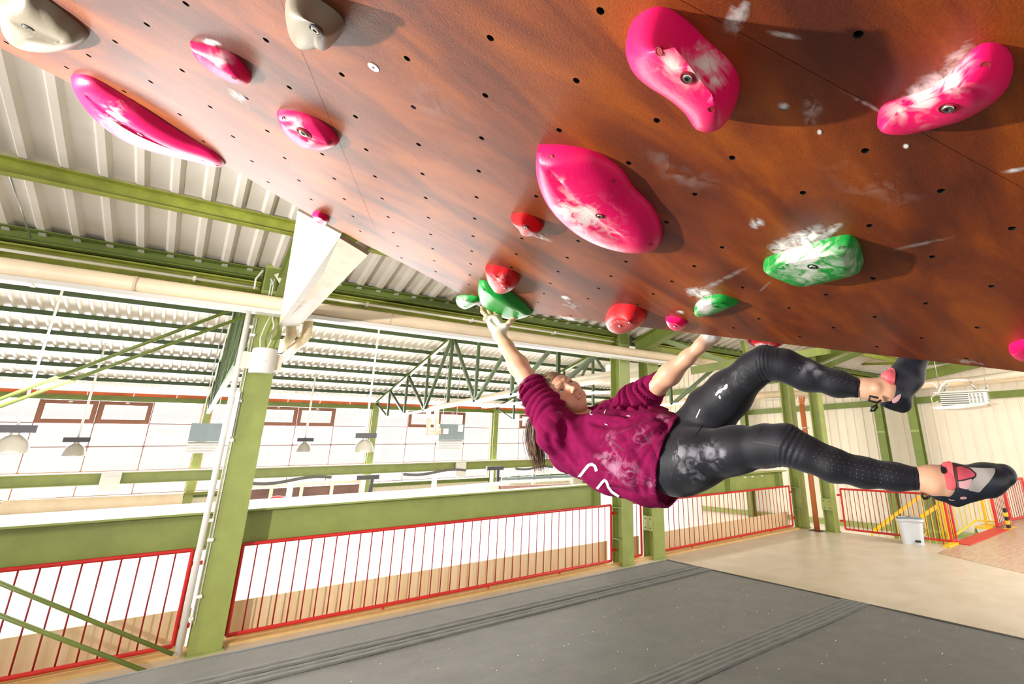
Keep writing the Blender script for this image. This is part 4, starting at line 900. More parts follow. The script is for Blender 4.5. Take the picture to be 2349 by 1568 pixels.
tag(obj('cable_tray', prism(BM(), at(1755, 918, 'x', 16.2), at(1865, 911, 'x', 16.7), rect(.1, .04)), STEEL), 'thin steel tray under the cream pipe between the legs', 'cable tray')
c0 = at(2148, 900, 'x', 14.2); 
t = thing('fan_heater', 'white slatted ceiling fan heater hanging at the upper right by the end wall', 'heater', at(2215, 915, 'x', 14.2))
Ltop, Rtop = at(2155, 902, 'x', 14.2), at(2262, 897, 'x', 13.6); dn = np.array([0, 0, -.30])
bk = np.array([.55, .1, 0])
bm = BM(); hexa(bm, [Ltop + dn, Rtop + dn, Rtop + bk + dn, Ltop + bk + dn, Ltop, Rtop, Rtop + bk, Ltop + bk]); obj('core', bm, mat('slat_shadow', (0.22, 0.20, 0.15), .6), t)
for k in range(6):
    z = np.array([0, 0, -.03 - k * .048]); obj('slat', prism(BM(), Ltop + z + np.array([-.03, -.01, 0]), Rtop + z + np.array([-.03, -.01, 0]), rect(.02, .022)), WHITEP, t)
m1 = Ltop + (Rtop - Ltop) * .64; obj('vent_plate', prism(BM(), m1 + dn / 2 + np.array([-.05, 0, 0]), Rtop + dn / 2 + np.array([-.05, 0, 0]), rect(.012, .27)), WHITE, t)
for k in range(4):
    for j in range(9): 
        q = m1 + (Rtop - m1) * (.15 + .22 * k); obj('vent_slot', box(BM(), q + np.array([-.062, -.03, -.045 - j * .027]), q + np.array([-.056, .03, -.055 - j * .027])), DGREY, t)
obj('top_frame', prism(BM(), Ltop + np.array([-.06, .1, .02]), Rtop + np.array([-.06, -.06, .02]), rect(.03, .03)), WHITE, t)
cc = (Ltop + Rtop) / 2 + dn + bk * .4
bm = BM(); pts = [(-.85, 0), (-.6, -.05), (0, -.075), (.6, -.05), (.85, 0), (.6, .012), (-.6, .012)]
dirr = (Rtop - Ltop); dirr = Vector((dirr[0], dirr[1], 0)).normalized()
lo = [bm.verts.new(Vector(cc) + dirr * a + Vector((-.45, 0, b))) for a, b in pts]; hi = [bm.verts.new(Vector(cc) + dirr * a + Vector((.45, .08, b))) for a, b in pts]
bm.faces.new(lo); bm.faces.new(hi[::-1])
for i in range(len(pts)): bm.faces.new((lo[i], lo[(i+1) % len(pts)], hi[(i+1) % len(pts)], hi[i]))
obj('deflector', bm, WHITEP, t)
for p in (Ltop, Rtop): obj('hanger', tube(BM(), [p + np.array([.1, 0, 0]), (p[0] + .1, p[1], znear(p[1]) + .02)], .008, 6), STEEL, t, True)
for p, q in (((2165, 897), (2172, 880)), ((2238, 893), (2225, 874)), ((2262, 893), (2264, 880))): obj('hanger', tube(BM(), [at(*p, 'x', 14.3), at(*q, 'x', 14.3)], .018, 6), STEEL, t, True)
obj('feed_pipe', tube(BM(), [at(2152, 905, 'x', 14), at(2158, 885, 'x', 14), at(2170, 874, 'x', 14.1), at(2190, 871, 'x', 14.2), at(2220, 872, 'x', 14.4)], .022, 10), WHITEP, t, True)
obj('feed_pipe', tube(BM(), [at(2100, 882, 'x', 14), at(2140, 878, 'x', 14), at(2150, 890, 'x', 14)], .02, 10), WHITEP, t, True)
obj('cable_loop', tube(BM(), [at(2150, 900, 'x', 13.9), at(2136, 912, 'x', 13.9), at(2140, 925, 'x', 13.9), at(2152, 920, 'x', 13.9)], .012, 6), ROPE, t, True)
# bin
BINM = mat('translucent_white_plastic', (0.62, 0.65, 0.68), .3, spec=.6)
pa, pb = at(2083, 1247, 'z', 0), at(2134, 1250, 'z', 0)
cx_, cy_ = (pa[0] + pb[0]) / 2 + .02, (pa[1] + pb[1]) / 2 + .12
ax_ = Vector((pb[0] - pa[0], pb[1] - pa[1], 0)).normalized(); ay_ = Vector((-ax_.y, ax_.x, 0))
t = thing('recycling_bin', 'pale translucent twin waste bin standing before the yellow stairs', 'bin', (cx_, cy_, 0))
def ring_(w, d, z, n=4):
    out = []
    for i in range(32):
        th = 2 * math.pi * i / 32; cu, su = math.cos(th), math.sin(th); e = .35
        x = w * math.copysign(abs(cu) ** e, cu); y = d * math.copysign(abs(su) ** e, su)
        if y < 0: y *= 1 - .22 * math.exp(-(x / (w * .22)) ** 2)
        out.append(Vector((cx_, cy_, z)) + ax_ * x + ay_ * y)
    return out
def loft(rings):
    bm = BM(); R_ = [[bm.verts.new(p) for p in r] for r in rings]; n = len(R_[0])
    for a, b in zip(R_, R_[1:]):
        for i in range(n): bm.faces.new((a[i], a[(i+1) % n], b[(i+1) % n], b[i]))
    bm.faces.new(R_[0][::-1]); bm.faces.new(R_[-1]); return bm
obj('tub', loft([ring_(.20, .14, 0.001), ring_(.205, .145, .05), ring_(.235, .165, .42), ring_(.24, .17, .47)]), BINM, t, 40)
obj('rim', loft([ring_(.255, .185, .44), ring_(.265, .195, .45), ring_(.265, .195, .485), ring_(.255, .185, .49)]), BINM, t, 40)
obj('lid', loft([ring_(.24, .17, .49), ring_(.24, .17, .505), ring_(.18, .13, .52)]), BLUEG, t, 40)
for s in (-1, 1): 
    bm = BM(); p = Vector((cx_, cy_, .5)) + ax_ * (.125 * s); prism(bm, p - ax_ * .075, p + ax_ * .075, rect(.03, .05)); obj('lid_flap', bm, WHITE, t)
p = Vector((cx_, cy_, .07)) + ay_ * -.145 + ax_ * .09; obj('pedal', prism(BM(), p - ax_ * .05, p + ax_ * .05, rect(.02, .04)), BLACK, t)
# red matting and yellow stair guards
tag(obj('red_mat', box(BM(), (12.72, 4.10, 0.001), (15.5, 4.42, 0.02)), mat('red_rubber', (0.62, 0.05, 0.03), .6)), 'red rubber strip along the stair head beside the gate', 'mat')
tag(obj('yellow_edge', box(BM(), (12.2, 4.30, 0.0), (12.72, 4.42, .035)), YEL), 'yellow edge strip at the foot of the red railing corner', 'edge strip')
def ybars(name, label, pts, pr=.03):
    t = thing(name, label, 'stair railing', pts[0][0], 'yellow stair railings')
    for k, (p, q, r, nm) in enumerate(pts): obj(nm, tube(BM(), [p, q], r, 10), YEL, t, 40)
    return t
y1, y2 = 5.4, 6.3
L1a, L1b = at(2000, 1221, 'y', y2), at(2112, 1136, 'y', y2)
L2a, L2b = at(2096, 1196, 'y', y1), at(2168, 1148, 'y', y1)
def stair_rail(label, A_, B_, n, dz):
    t = thing('stair_railing', label, 'stair railing', A_, 'yellow stair railings')
    obj('handrail', prism(BM(), A_, B_, rect(.03, .09)), YEL, t)
    obj('lower_rail', tube(BM(), [A_ + np.array([0, 0, -dz]), B_ + np.array([0, 0, -dz])], .02, 8), YEL, t, 40)
    for k in range(n + 1):
        P = A_ + (B_ - A_) * k / n; obj('baluster', tube(BM(), [P, P + np.array([0, 0, -dz])], .025 if k in (0, n) else .010, 8), YEL, t, 40)
stair_rail('yellow stair railing sloping down to the left behind the red bars, farther one', L1a, L1b, 9, .95)
stair_rail('yellow stair railing sloping down to the left behind the bin, nearer one', L2a, L2b, 6, .9)
t = thing('stair_railing', 'yellow guard railing round the stair head, left of the red gate', 'stair railing', (12.8, 4.5, 0), 'yellow stair railings')
gb = [at(x, y, 'y', 4.62) for x, y in ((2190, 1228), (2240, 1192), (2288, 1197))]; gt = [at(x, y, 'y', 4.62) for x, y in ((2170, 1152), (2226, 1119), (2268, 1123))]
for (a1, b1), (a2, b2) in zip(zip(gb, gb[1:]), zip(gt, gt[1:])):
    obj('lower_rail', tube(BM(), [a1, b1], .022, 8), YEL, t, 40); obj('handrail', tube(BM(), [a2, b2], .022, 8), YEL, t, 40)
    for k in range(6):
        f = k / 5; obj('baluster', tube(BM(), [a1 + (b1 - a1) * f, a2 + (b2 - a2) * f], .010, 8), YEL, t, 40)
pq = at(2264, 1204, 'y', 4.62); obj('post', tube(BM(), [pq, at(2246, 1121, 'y', 4.62)], .035, 10), YEL, t, 40); obj('foot_plate', box(BM(), (pq[0] - .5, 4.45, 0.0), (pq[0] + .35, 4.75, .04)), YEL, t)
for px in (2168, 2178): obj('post', tube(BM(), [at(px, 1245, 'z', 0), at(px, 1245, 'z', 0) + np.array([0, 0, 1.0])], .022, 10), YEL, t, 40)
# stairs
t = thing('staircase', 'steel stairs going down behind the red and yellow railings', 'stairs', (14, 5.3, -2))
for k in range(12): obj('tread', box(BM(), (15.4 - k * .27, 4.8, -.18 - k * .2), (15.13 - k * .27, 6.0, -.14 - k * .2)), G_LIGHT, t)
for y in (4.77, 6.03): obj('stringer', prism(BM(), (15.5, y, -.1), (12.3, y, -2.5), rect(.02, .24)), G_LIGHT, t)
# red gates at the right edge
railing((12.95, 4.40), (12.68, 4.40), RZ(-1.0), .05, 2, 'short red railing return at the corner of the stair opening', 'red railings')
railing((15.62, 4.36), (17.05, 4.44), RZ(-1.02), .05, 9, 'red barred gate leaf at the right, beside the striped stub', 'red gates', r=.035)
railing((17.1, 4.44), (18.4, 4.30), RZ(-1.02), .05, 9, 'red barred gate leaf at the far right edge of the photo', 'red gates', r=.035)
c = at(2300, 1210, 'z', 0) + np.array([0, -.16, 0])
t = thing('hazard_post', 'low black and yellow striped stub beside the red gate', 'bollard', c)
for k in range(5): obj('stripe', box(BM(), c + np.array([-.07, 0, k * .09]), c + np.array([.07, .06, (k + 1) * .09])), YEL if k % 2 else BLACK, t)
obj('foot_plate', box(BM(), c + np.array([-.25, -.03, 0]), c + np.array([.35, .1, .012])), YEL, t)
# ================================================================ THE CLIMBER (signed distance fields -> surface nets)
def smin(a, b, k):
    h = np.clip(0.5 + 0.5 * (b - a) / k, 0, 1); return b * (1 - h) + a * h - k * h * (1 - h)
def smax(a, b, k): return -smin(-a, -b, k)
class Prim:
    def __init__(s, f, lo, hi, k=0.02, op='u'): s.f, s.lo, s.hi, s.k, s.op = f, np.array(lo, float), np.array(hi, float), k, op
def cap(a, b, r1, r2, k=0.02, op='u', flat=None):
    a = np.array(a, float); b = np.array(b, float); d = b - a; L2 = max(d @ d, 1e-12); m_ = max(r1, r2) * 1.5
    def f(P):
        q = P - a; t = np.clip((q @ d) / L2, 0, 1)[..., None]; v = q - t * d; r = r1 + (r2 - r1) * t[..., 0]
        if flat is not None:
            n, s = flat; c = (v @ n)[..., None]; v = v + n * c * (1 / s - 1); l = np.sqrt((v ** 2).sum(-1)); return (l - r) * (s if s < 1 else 1)
        return np.sqrt((v ** 2).sum(-1)) - r
    return Prim(f, np.minimum(a, b) - m_, np.maximum(a, b) + m_, k, op)
def ell(c, R3, r, k=0.02, op='u'):
    """ellipsoid, axes = columns of R3"""
    c = np.array(c, float); r = np.array(r, float); mr = r.min(); m_ = r.max()
    def f(P):
        q = (P - c) @ R3; k0 = np.sqrt(((q / r) ** 2).sum(-1)); k1 = np.sqrt(((q / r ** 2) ** 2).sum(-1)); return k0 * (k0 - 1) / np.maximum(k1, 1e-9)
    return Prim(f, c - m_, c + m_, k, op)
def chain(pts, k=0.03, flat=None): return [cap(p[0], q[0], p[1], q[1], k, 'u', flat) for p, q in zip(pts[:-1], pts[1:])]
BIG = 0.5
def eval_pts(prims, P, post=()):
    F = np.full(P.shape[:-1], BIG)
    for pr in prims:
        g = pr.f(P)
        if pr.op == 'u': F = smin(F, g, pr.k)
        elif pr.op == 's': F = smax(F, -g, pr.k)
        elif pr.op == 'i': F = smax(F, g, pr.k)
    for q in post: F = F + q(P)
    return F
def eval_grid(prims, lo, hi, h, post=()):
    lo = np.array(lo, float); n = np.ceil((np.array(hi) - lo) / h).astype(int) + 1
    ax = [lo[i] + h * np.arange(n[i]) for i in range(3)]
    F = np.full(tuple(n), BIG, np.float64)
    for pr in prims:
        mg = pr.k * 1.5 + 0.03
        if pr.op == 'i': i0, i1 = np.zeros(3, int), n
        else:
            i0 = np.clip(np.floor((pr.lo - mg - lo) / h).astype(int), 0, n); i1 = np.clip(np.ceil((pr.hi + mg - lo) / h).astype(int) + 1, 0, n)
        if (i1 <= i0).any(): continue
        sl = tuple(slice(a, b) for a, b in zip(i0, i1))
        P = np.stack(np.meshgrid(*[ax[d][i0[d]:i1[d]] for d in range(3)], indexing='ij'), -1)
        g = pr.f(P); o = F[sl]
        F[sl] = smin(o, g, pr.k) if pr.op == 'u' else (smax(o, -g, pr.k) if pr.op == 's' else smax(o, g, pr.k))
    if post:
        idx = np.nonzero(np.abs(F) < 0.05)
        P = np.stack([ax[d][idx[d]] for d in range(3)], -1); F[idx] += sum(q(P) for q in post)
    return F, lo, h
def surfnet(F, lo, h):
    s = F < 0; n = np.array(F.shape)
    c = s[:-1, :-1, :-1].astype(np.int8)
    tot = sum(s[a:n[0]-1+a, b:n[1]-1+b, d:n[2]-1+d].astype(np.int8) for a in (0, 1) for b in (0, 1) for d in (0, 1))
    I = np.array(np.nonzero((tot > 0) & (tot < 8))); M = I.shape[1]
    idx = np.full(tuple(n - 1), -1, np.int64); idx[tuple(I)] = np.arange(M)
    acc = np.zeros((M, 3)); cnt = np.zeros(M)
    cs = [(0,0,0),(1,0,0),(0,1,0),(1,1,0),(0,0,1),(1,0,1),(0,1,1),(1,1,1)]
    for a in cs:
        for d in range(3):
            if a[d]: continue
            b = list(a); b[d] = 1
            fa = F[I[0]+a[0], I[1]+a[1], I[2]+a[2]]; fb = F[I[0]+b[0], I[1]+b[1], I[2]+b[2]]
            mk = (fa < 0) != (fb < 0); t = fa / np.where(fa == fb, 1, fa - fb)
            p = np.array(a, float)[None, :].repeat(M, 0); p[:, d] = t
            acc[mk] += p[mk]; cnt[mk] += 1
    V = (I.T + acc / np.maximum(cnt, 1)[:, None]) * h + lo
    Q = []
    for d in range(3):
        e, g = (d + 1) % 3, (d + 2) % 3
        sl0 = [slice(None)] * 3; sl1 = [slice(None)] * 3
        sl0[d] = slice(0, n[d] - 1); sl1[d] = slice(1, n[d])
        for q in (e, g): sl0[q] = slice(1, n[q] - 1); sl1[q] = slice(1, n[q] - 1)
        A, B = s[tuple(sl0)], s[tuple(sl1)]
        J = np.array(np.nonzero(A != B)); J2 = J.copy(); J2[e] += 1; J2[g] += 1
        def cell(de, dg): K = J2.copy(); K[e] += de; K[g] += dg; return idx[tuple(K)]
        q = np.stack([cell(-1, -1), cell(0, -1), cell(0, 0), cell(-1, 0)], 1)
        fl = ~A[tuple(J)]; q[fl] = q[fl][:, ::-1]; Q.append(q)
    Q = np.concatenate(Q); Q = Q[(Q >= 0).all(1)]
    return V, Q
def merge(parts):
    Vs, Qs, o = [], [], 0
    for V, Q in parts: Vs.append(V); Qs.append(Q + o); o += len(V)
    return np.concatenate(Vs), np.concatenate(Qs)
def relax(V, Q, it=1, w=0.5):
    for _ in range(it):
        A = np.zeros_like(V); c = np.zeros(len(V))
        for a, b in ((0,1),(1,2),(2,3),(3,0)):
            np.add.at(A, Q[:, a], V[Q[:, b]]); np.add.at(A, Q[:, b], V[Q[:, a]]); np.add.at(c, Q[:, a], 1); np.add.at(c, Q[:, b], 1)
        V = V + w * (A / np.maximum(c, 1)[:, None] - V)
    return V
def np_obj(name, V, Q, mats, parent=None):
    me = bpy.data.meshes.new(name); me.vertices.add(len(V)); me.vertices.foreach_set('co', V.astype(np.float32).ravel())
    me.loops.add(Q.size); me.loops.foreach_set('vertex_index', Q.astype(np.int32).ravel()); me.polygons.add(len(Q))
    me.polygons.foreach_set('loop_start', np.arange(0, Q.size, 4, dtype=np.int32)); me.polygons.foreach_set('loop_total', np.full(len(Q), 4, np.int32))
    me.update(calc_edges=True); me.validate(); me.polygons.foreach_set('use_smooth', [True] * len(me.polygons))
    for q in (mats if isinstance(mats, (list, tuple)) else [mats]): me.materials.append(q)
    o = bpy.data.objects.new(name, me); COL.objects.link(o)
    if parent: o.parent = parent; o.matrix_parent_inverse = Matrix.Translation(parent.location).inverted() if parent.type == 'EMPTY' else Matrix.Identity(4)
    return o
def bvh_of(V, Q): return BVHTree.FromPolygons([Vector(v) for v in V], [tuple(q) for q in Q.tolist()])
J = lambda x, y, d: atd(x, y, d)
XR, YD, ZF = RC[0], RC[1], RC[2]                # camera right / down / forward in the hall
def noise3(P, s, seed=0):
    """cheap smooth value noise"""
    Q = P * s + seed * 17.3
    return (np.sin(Q[..., 0] * 1.7 + 1.3 * np.sin(Q[..., 1] * 1.1 + seed)) + np.sin(Q[..., 1] * 2.1 + 1.2 * np.sin(Q[..., 2] * 1.3)) + np.sin(Q[..., 2] * 1.9 + 1.4 * np.sin(Q[..., 0] * 1.2 + .7))) / 3
# ---- joints (place in the photo, distance along the view)
Rw, Re, Rs = J(1144, 766, 2.33), J(1208, 868, 2.18), J(1268, 968, 2.03)
Lw, Le, Ls = J(1610, 790, 1.86), J(1508, 884, 1.96), J(1412, 952, 2.16)
# ---- head frame
hE = XR * .544 + YD * -.408 + ZF * .73; hD = XR * .75 + YD * .63 + ZF * -.20
hE /= np.linalg.norm(hE); hD -= hE * (hD @ hE); hD /= np.linalg.norm(hD); hF = np.cross(hD, hE); hF = hF if hF @ ZF < 0 else -hF
HR3 = np.stack([hE, hD, hF], 1)
eyeM = J(1298, 886, 2.13); HCn = eyeM - hF * 0.078 - hD * 0.002
HSC = 1.04
def hl(u, v, w): return HCn + (hE * u + hD * v + hF * w) * HSC
def he(u, v, w, a, b, c, k=.012, op='u'): return ell(hl(u, v, w), HR3, (a * HSC, b * HSC, c * HSC), k, op)
def hc(p, q, r1, r2, k=.01, op='u'): return cap(hl(*p), hl(*q), r1 * HSC, r2 * HSC, k, op)
Nb = J(1352, 970, 2.17)
head = [he(0, -.018, -.008, .072, .096, .094, .02), he(0, .040, .030, .058, .070, .052, .03), he(0, .096, .056, .021, .019, .019, .025)]
for s in (-1, 1):
    head += [hc((0, .095, .050), (s * .050, .055, -.008), .017, .017, .02), he(s * .043, .026, .056, .021, .022, .019, .022),
             hc((s * .044, -.014, .066), (s * .012, -.018, .082), .008, .007, .014), he(s * .030, .068, .062, .020, .022, .018, .02)]
head += [hc((0, -.012, .080), (0, .034, .100), .0065, .0085, .012), he(0, .037, .101, .0105, .009, .0105, .006)]
for s in (-1, 1):
    head += [he(s * .0115, .041, .093, .0068, .0065, .009, .006), he(s * .031, .004, .091, .0185, .0115, .013, .012, 's')]
for s in (-1, 1):
    head += [he(s * .031, .0035, .0665, .0148, .0128, .0142, .004), he(s * .0058, .046, .098, .0028, .0026, .004, .003, 's')]
head += [hc((-.021, .0665, .079), (0, .0625, .0895), .0030, .0052, .006), hc((.021, .0665, .079), (0, .0625, .0895), .0030, .0052, .006),
         hc((-.017, .0705, .080), (0, .0735, .0880), .0035, .0062, .006), hc((.017, .0705, .080), (0, .0735, .0880), .0035, .0062, .006),
         hc((-.025, .0675, .0835), (0, .0678, .0970), .0011, .0013, .003, 's'), hc((.025, .0675, .0835), (0, .0678, .0970), .0011, .0013, .003, 's')]
for s in (-1, 1):     # eye openings, ears
    head += [hc((s * .020, .0040, .0835), (s * .042, .0035, .0790), .0030, .0024, .003, 's'), ell(hl(s * .075, .012, -.012), HR3, (.008, .030, .018), .008), ell(hl(s * .083, .010, -.008), HR3, (.006, .019, .010), .006, 's')]
head += [cap(hl(0, .045, -.025), Nb, .050, .056, .03), cap(hl(.018, .07, -.02), Nb + hE * .03, .022, .02, .03)]
head_lo, head_hi = HCn - .15, HCn + .15
# ---- hands
def finger(root, pts, r0, r1): 
    P = [root] + pts; n = len(P) - 1; out = []
    for i in range(n): out.append(cap(P[i], P[i + 1], r0 + (r1 - r0) * i / n, r0 + (r1 - r0) * (i + 1) / n, .006))
    return out
rh = []
kR = [J(1117, 726, 2.375), J(1126, 722, 2.385), J(1136, 720, 2.395), J(1145, 722, 2.40)]
rh += [cap(Rw, J(1137, 744, 2.36), .0265, .030, .02, 'u', (ZF, .72)), cap(J(1137, 744, 2.36), J(1122, 728, 2.375), .028, .019, .02, 'u', (ZF, .75)), cap(J(1138, 744, 2.36), J(1142, 727, 2.385), .026, .018, .02, 'u', (ZF, .75))]
rh += finger(kR[0], [J(1107, 714, 2.42), J(1106, 702, 2.46), J(1114, 696, 2.50)], .0105, .0085)
rh += finger(kR[1], [J(1117, 711, 2.44), J(1118, 700, 2.48), J(1124, 694, 2.52)], .011, .0088)
rh += finger(kR[2], [J(1130, 711, 2.45), J(1132, 700, 2.49), J(1137, 694, 2.52)], .011, .0088)
rh += finger(kR[3], [J(1141, 712, 2.45), J(1144, 702, 2.49), J(1148, 696, 2.52)], .0105, .0085)
rh += [cap(J(1150, 762, 2.335), J(1160, 749, 2.34), .017, .0175, .016)] + finger(J(1160, 749, 2.34), [J(1170, 738, 2.345), J(1178, 731, 2.355), J(1188, 726, 2.37)], .0135, .0082)
rh += [cap(J(1140, 742, 2.325), J(1130, 733, 2.345), .010, .010, .012, 's')]
# curled fingertip seen at the left of the palm
rh += finger(J(1118, 733, 2.36), [J(1113, 731, 2.36), J(1116, 725, 2.365), J(1121, 727, 2.365)], .0105, .008)
lh = []
lh += [cap(Lw, J(1632, 768, 1.86), .0225, .030, .02, 'u', (ZF, .7)), cap(J(1632, 768, 1.86), J(1645, 757, 1.865), .028, .026, .02, 'u', (ZF, .7))]
for i, dx in enumerate((-9, -2, 5, 12)):
    lh += finger(J(1643 + dx, 755 + dx * .6, 1.865), [J(1650 + dx, 743 + dx * .5, 1.88), J(1656 + dx, 737 + dx * .5, 1.91), J(1658 + dx, 742 + dx * .5, 1.94)], .0105, .0082)
lh += finger(J(1622, 772, 1.85), [J(1628, 757, 1.845), J(1637, 748, 1.855), J(1646, 742, 1.87)], .014, .0085)
lh += [cap(J(1603, 782, 1.835), J(1592, 797, 1.84), .0022, .0022, .006, 's')]
armR = [cap(Rs, Re, .040, .037, .03), cap(Re, Re * .72 + Rw * .28, .038, .0415, .03), cap(Re * .72 + Rw * .28, Re * .3 + Rw * .7, .0405, .031, .03), cap(Re * .3 + Rw * .7, Rw, .030, .0258, .02)]
armL = [cap(Ls, Le, .040, .036, .03), cap(Le, Le * .7 + Lw * .3, .035, .0395, .03), cap(Le * .7 + Lw * .3, Le * .3 + Lw * .7, .0385, .028, .03), cap(Le * .3 + Lw * .7, Lw, .027, .0225, .02)]
# ---- trunk and legs (skin, mostly covered)
RL = [(J(1558, 1068, 1.74), .098), (J(1600, 1050, 1.70), .094), (J(1688, 1031, 1.62), .071), (J(1760, 1021, 1.55), .0595), (J(1803, 1019, 1.50), .0550), (J(1850, 1040, 1.455), .0455), (J(1910, 1066, 1.41), .0425), (J(1980, 1083, 1.38), .0365), (J(2050, 1092, 1.345), .0310), (J(2109, 1098, 1.32), .0292)]
LL = [(J(1592, 1000, 1.86), .095), (J(1630, 945, 1.80), .089), (J(1672, 903, 1.76), .078), (J(1728, 848, 1.69), .0555), (J(1757, 829, 1.66), .0480), (J(1800, 838, 1.63), .0480), (J(1850, 860, 1.60), .0465), (J(1920, 879, 1.55), .0375), (J(1973, 891, 1.51), .0295)]
trunk = [cap(J(1352, 985, 2.14), J(1440, 1030, 1.98), .085, .095, .05), cap(J(1440, 1030, 1.98), J(1560, 1050, 1.80), .095, .105, .05), cap(Rs, J(1350, 985, 2.13), .05, .06, .04), cap(Ls, J(1355, 985, 2.14), .05, .06, .04)]
shr = lambda ch, d: [(p, r - d) for p, r in ch]
ankR = [cap(J(2075, 1095, 1.335), J(2128, 1099, 1.315), .0290, .0275, .02), cap(J(2128, 1099, 1.315), J(2170, 1106, 1.30), .0275, .036, .02), cap(J(2150, 1103, 1.305), J(2285, 1092, 1.265), .033, .025, .03), ell(J(2148, 1112, 1.285), np.eye(3), (.011,) * 3, .015)]
ankL = [cap(J(1950, 884, 1.53), J(1995, 892, 1.505), .0290, .0290, .02), cap(J(1995, 892, 1.505), J(2035, 896, 1.49), .0290, .035, .02), cap(J(2035, 896, 1.49), J(2090, 850, 1.50), .033, .026, .03), ell(J(2012, 890, 1.472), np.eye(3), (.010,) * 3, .015)]
body_all = trunk + armR + armL + rh + lh + chain(shr(RL, .007), .03) + chain(shr(LL, .007), .03) + ankR + ankL + head
def box_of(prims, m_=.02): return np.min([p.lo for p in prims], 0) - m_, np.max([p.hi for p in prims], 0) + m_
parts = []
F = eval_grid(head, head_lo, head_hi, .0022); parts.append(surfnet(*F))
lo, hi = box_of(armR[1:] + rh, .01); parts.append(surfnet(*eval_grid(armR + rh, np.maximum(lo, -9), hi, .0024)))
lo, hi = box_of(armL[1:] + lh, .01); parts.append(surfnet(*eval_grid(armL + lh, lo, hi, .0024)))
lo, hi = box_of(ankR, .01); parts.append(surfnet(*eval_grid(ankR, lo, hi, .003)))
lo, hi = box_of(ankL, .01); parts.append(surfnet(*eval_grid(ankL, lo, hi, .003)))
core = trunk + chain(shr(RL, .007), .03) + chain(shr(LL, .007), .03) + armR[:1] + armL[:1]
lo, hi = box_of(core); parts.append(surfnet(*eval_grid(core, lo, hi, .009)))
V, Q = merge(parts); V = relax(V, Q, 1, .45)
def skin_material():
    m = bpy.data.materials.new('skin'); m.use_nodes = True; N = m.node_tree.nodes; L = m.node_tree.links; b = N['Principled BSDF']
    a = N.new('ShaderNodeAttribute'); a.attribute_name = 'tint'; L.new(a.outputs['Color'], b.inputs['Base Color'])
    b.inputs['Roughness'].default_value = .45; b.inputs['Subsurface Weight'].default_value = .12; b.inputs['Subsurface Radius'].default_value = (.012, .005, .003); b.inputs['Subsurface Scale'].default_value = 1.0; b.inputs['Specular IOR Level'].default_value = .4
    tc = N.new('ShaderNodeTexCoord'); n = N.new('ShaderNodeTexNoise'); n.inputs['Scale'].default_value = 350; L.new(tc.outputs['Object'], n.inputs[0])
    bp = N.new('ShaderNodeBump'); bp.inputs['Strength'].default_value = .12; bp.inputs['Distance'].default_value = .002; L.new(n.outputs[0], bp.inputs['Height']); L.new(bp.outputs[0], b.inputs['Normal'])
    return m
SKIN = skin_material()
person = np_obj('person', V, Q, SKIN)
tag(person, 'person in a maroon hoodie and black leggings hanging back-down from the overhanging wall', 'person')
col = np.tile(np.array([.66, .37, .235]), (len(V), 1))
loc = (V - HCn) @ HR3 / HSC; near = np.linalg.norm(loc, axis=1) < .17
def spot(c, r, rgb, amt):
    global col
    d = (((loc - np.array(c)) / np.array(r)) ** 2).sum(1); w = (np.exp(-d) * amt * near)[:, None]; col = col * (1 - w) + np.array(rgb) * w
for s in (-1, 1):
    spot((s * .043, .032, .062), (.020, .018, .03), (.66, .26, .17), .45)
    for t in np.linspace(0, 1, 9):      # eyebrows
        spot((s * (.014 + .034 * t), -.0175 - .006 * math.sin(t * 2.6), .080 - .014 * t * t), (.0052, .0024 + .0008 * (1 - t), .02), (.13, .065, .035), .55)
    spot((s * .031, .0030, .084), (.0150, .0055, .012), (.30, .13, .085), .55)
    for t in np.linspace(0, 1, 9): spot((s * (.018 + .025 * t), -.0005 - .0035 * math.sin(t * 3.1), .0815 - .004 * t), (.0032, .0013, .012), (.06, .03, .025), .6)
spot((0, .0635, .090), (.0190, .0038, .012), (.52, .15, .13), .85); spot((0, .0730, .088), (.0160, .0045, .012), (.56, .17, .14), .85); spot((0, .0678, .092), (.023, .0013, .014), (.16, .04, .035), .9)
for s in (-1, 1): spot((s * .0060, .0455, .098), (.0028, .0022, .006), (.14, .05, .04), .85)
def wspot(P, r, rgb, amt):
    global col
    w = (np.exp(-((V - P) ** 2).sum(1) / r**2) * amt)[:, None]; col = col * (1 - w) + np.array(rgb) * w
for c in (J(1142, 745, 2.33), J(1155, 752, 2.32), J(1128, 735, 2.34)): wspot(c, .032, (.72, .67, .63), .8)
for c in (J(1186, 727, 2.36), J(1120, 728, 2.36)): wspot(c, .014, (.8, .77, .74), .9)
for c in (J(1630, 771, 1.83), J(1640, 760, 1.84), J(1650, 750, 1.85)): wspot(c, .026, (.78, .76, .76), .95)
wspot(J(1158, 783, 2.30), .009, (.25, .15, .12), .6)
wspot(J(1148, 1.0 * 782, 2.3), .03, (.72, .36, .26), .3)
for P in (Re, Le): wspot(P, .035, (.66, .30, .20), .4)
ca = person.data.attributes.new('tint', 'FLOAT_COLOR', 'POINT'); ca.data.foreach_set('color', np.concatenate([np.clip(col, 0, 1), np.ones((len(V), 1))], 1).astype(np.float32).ravel())
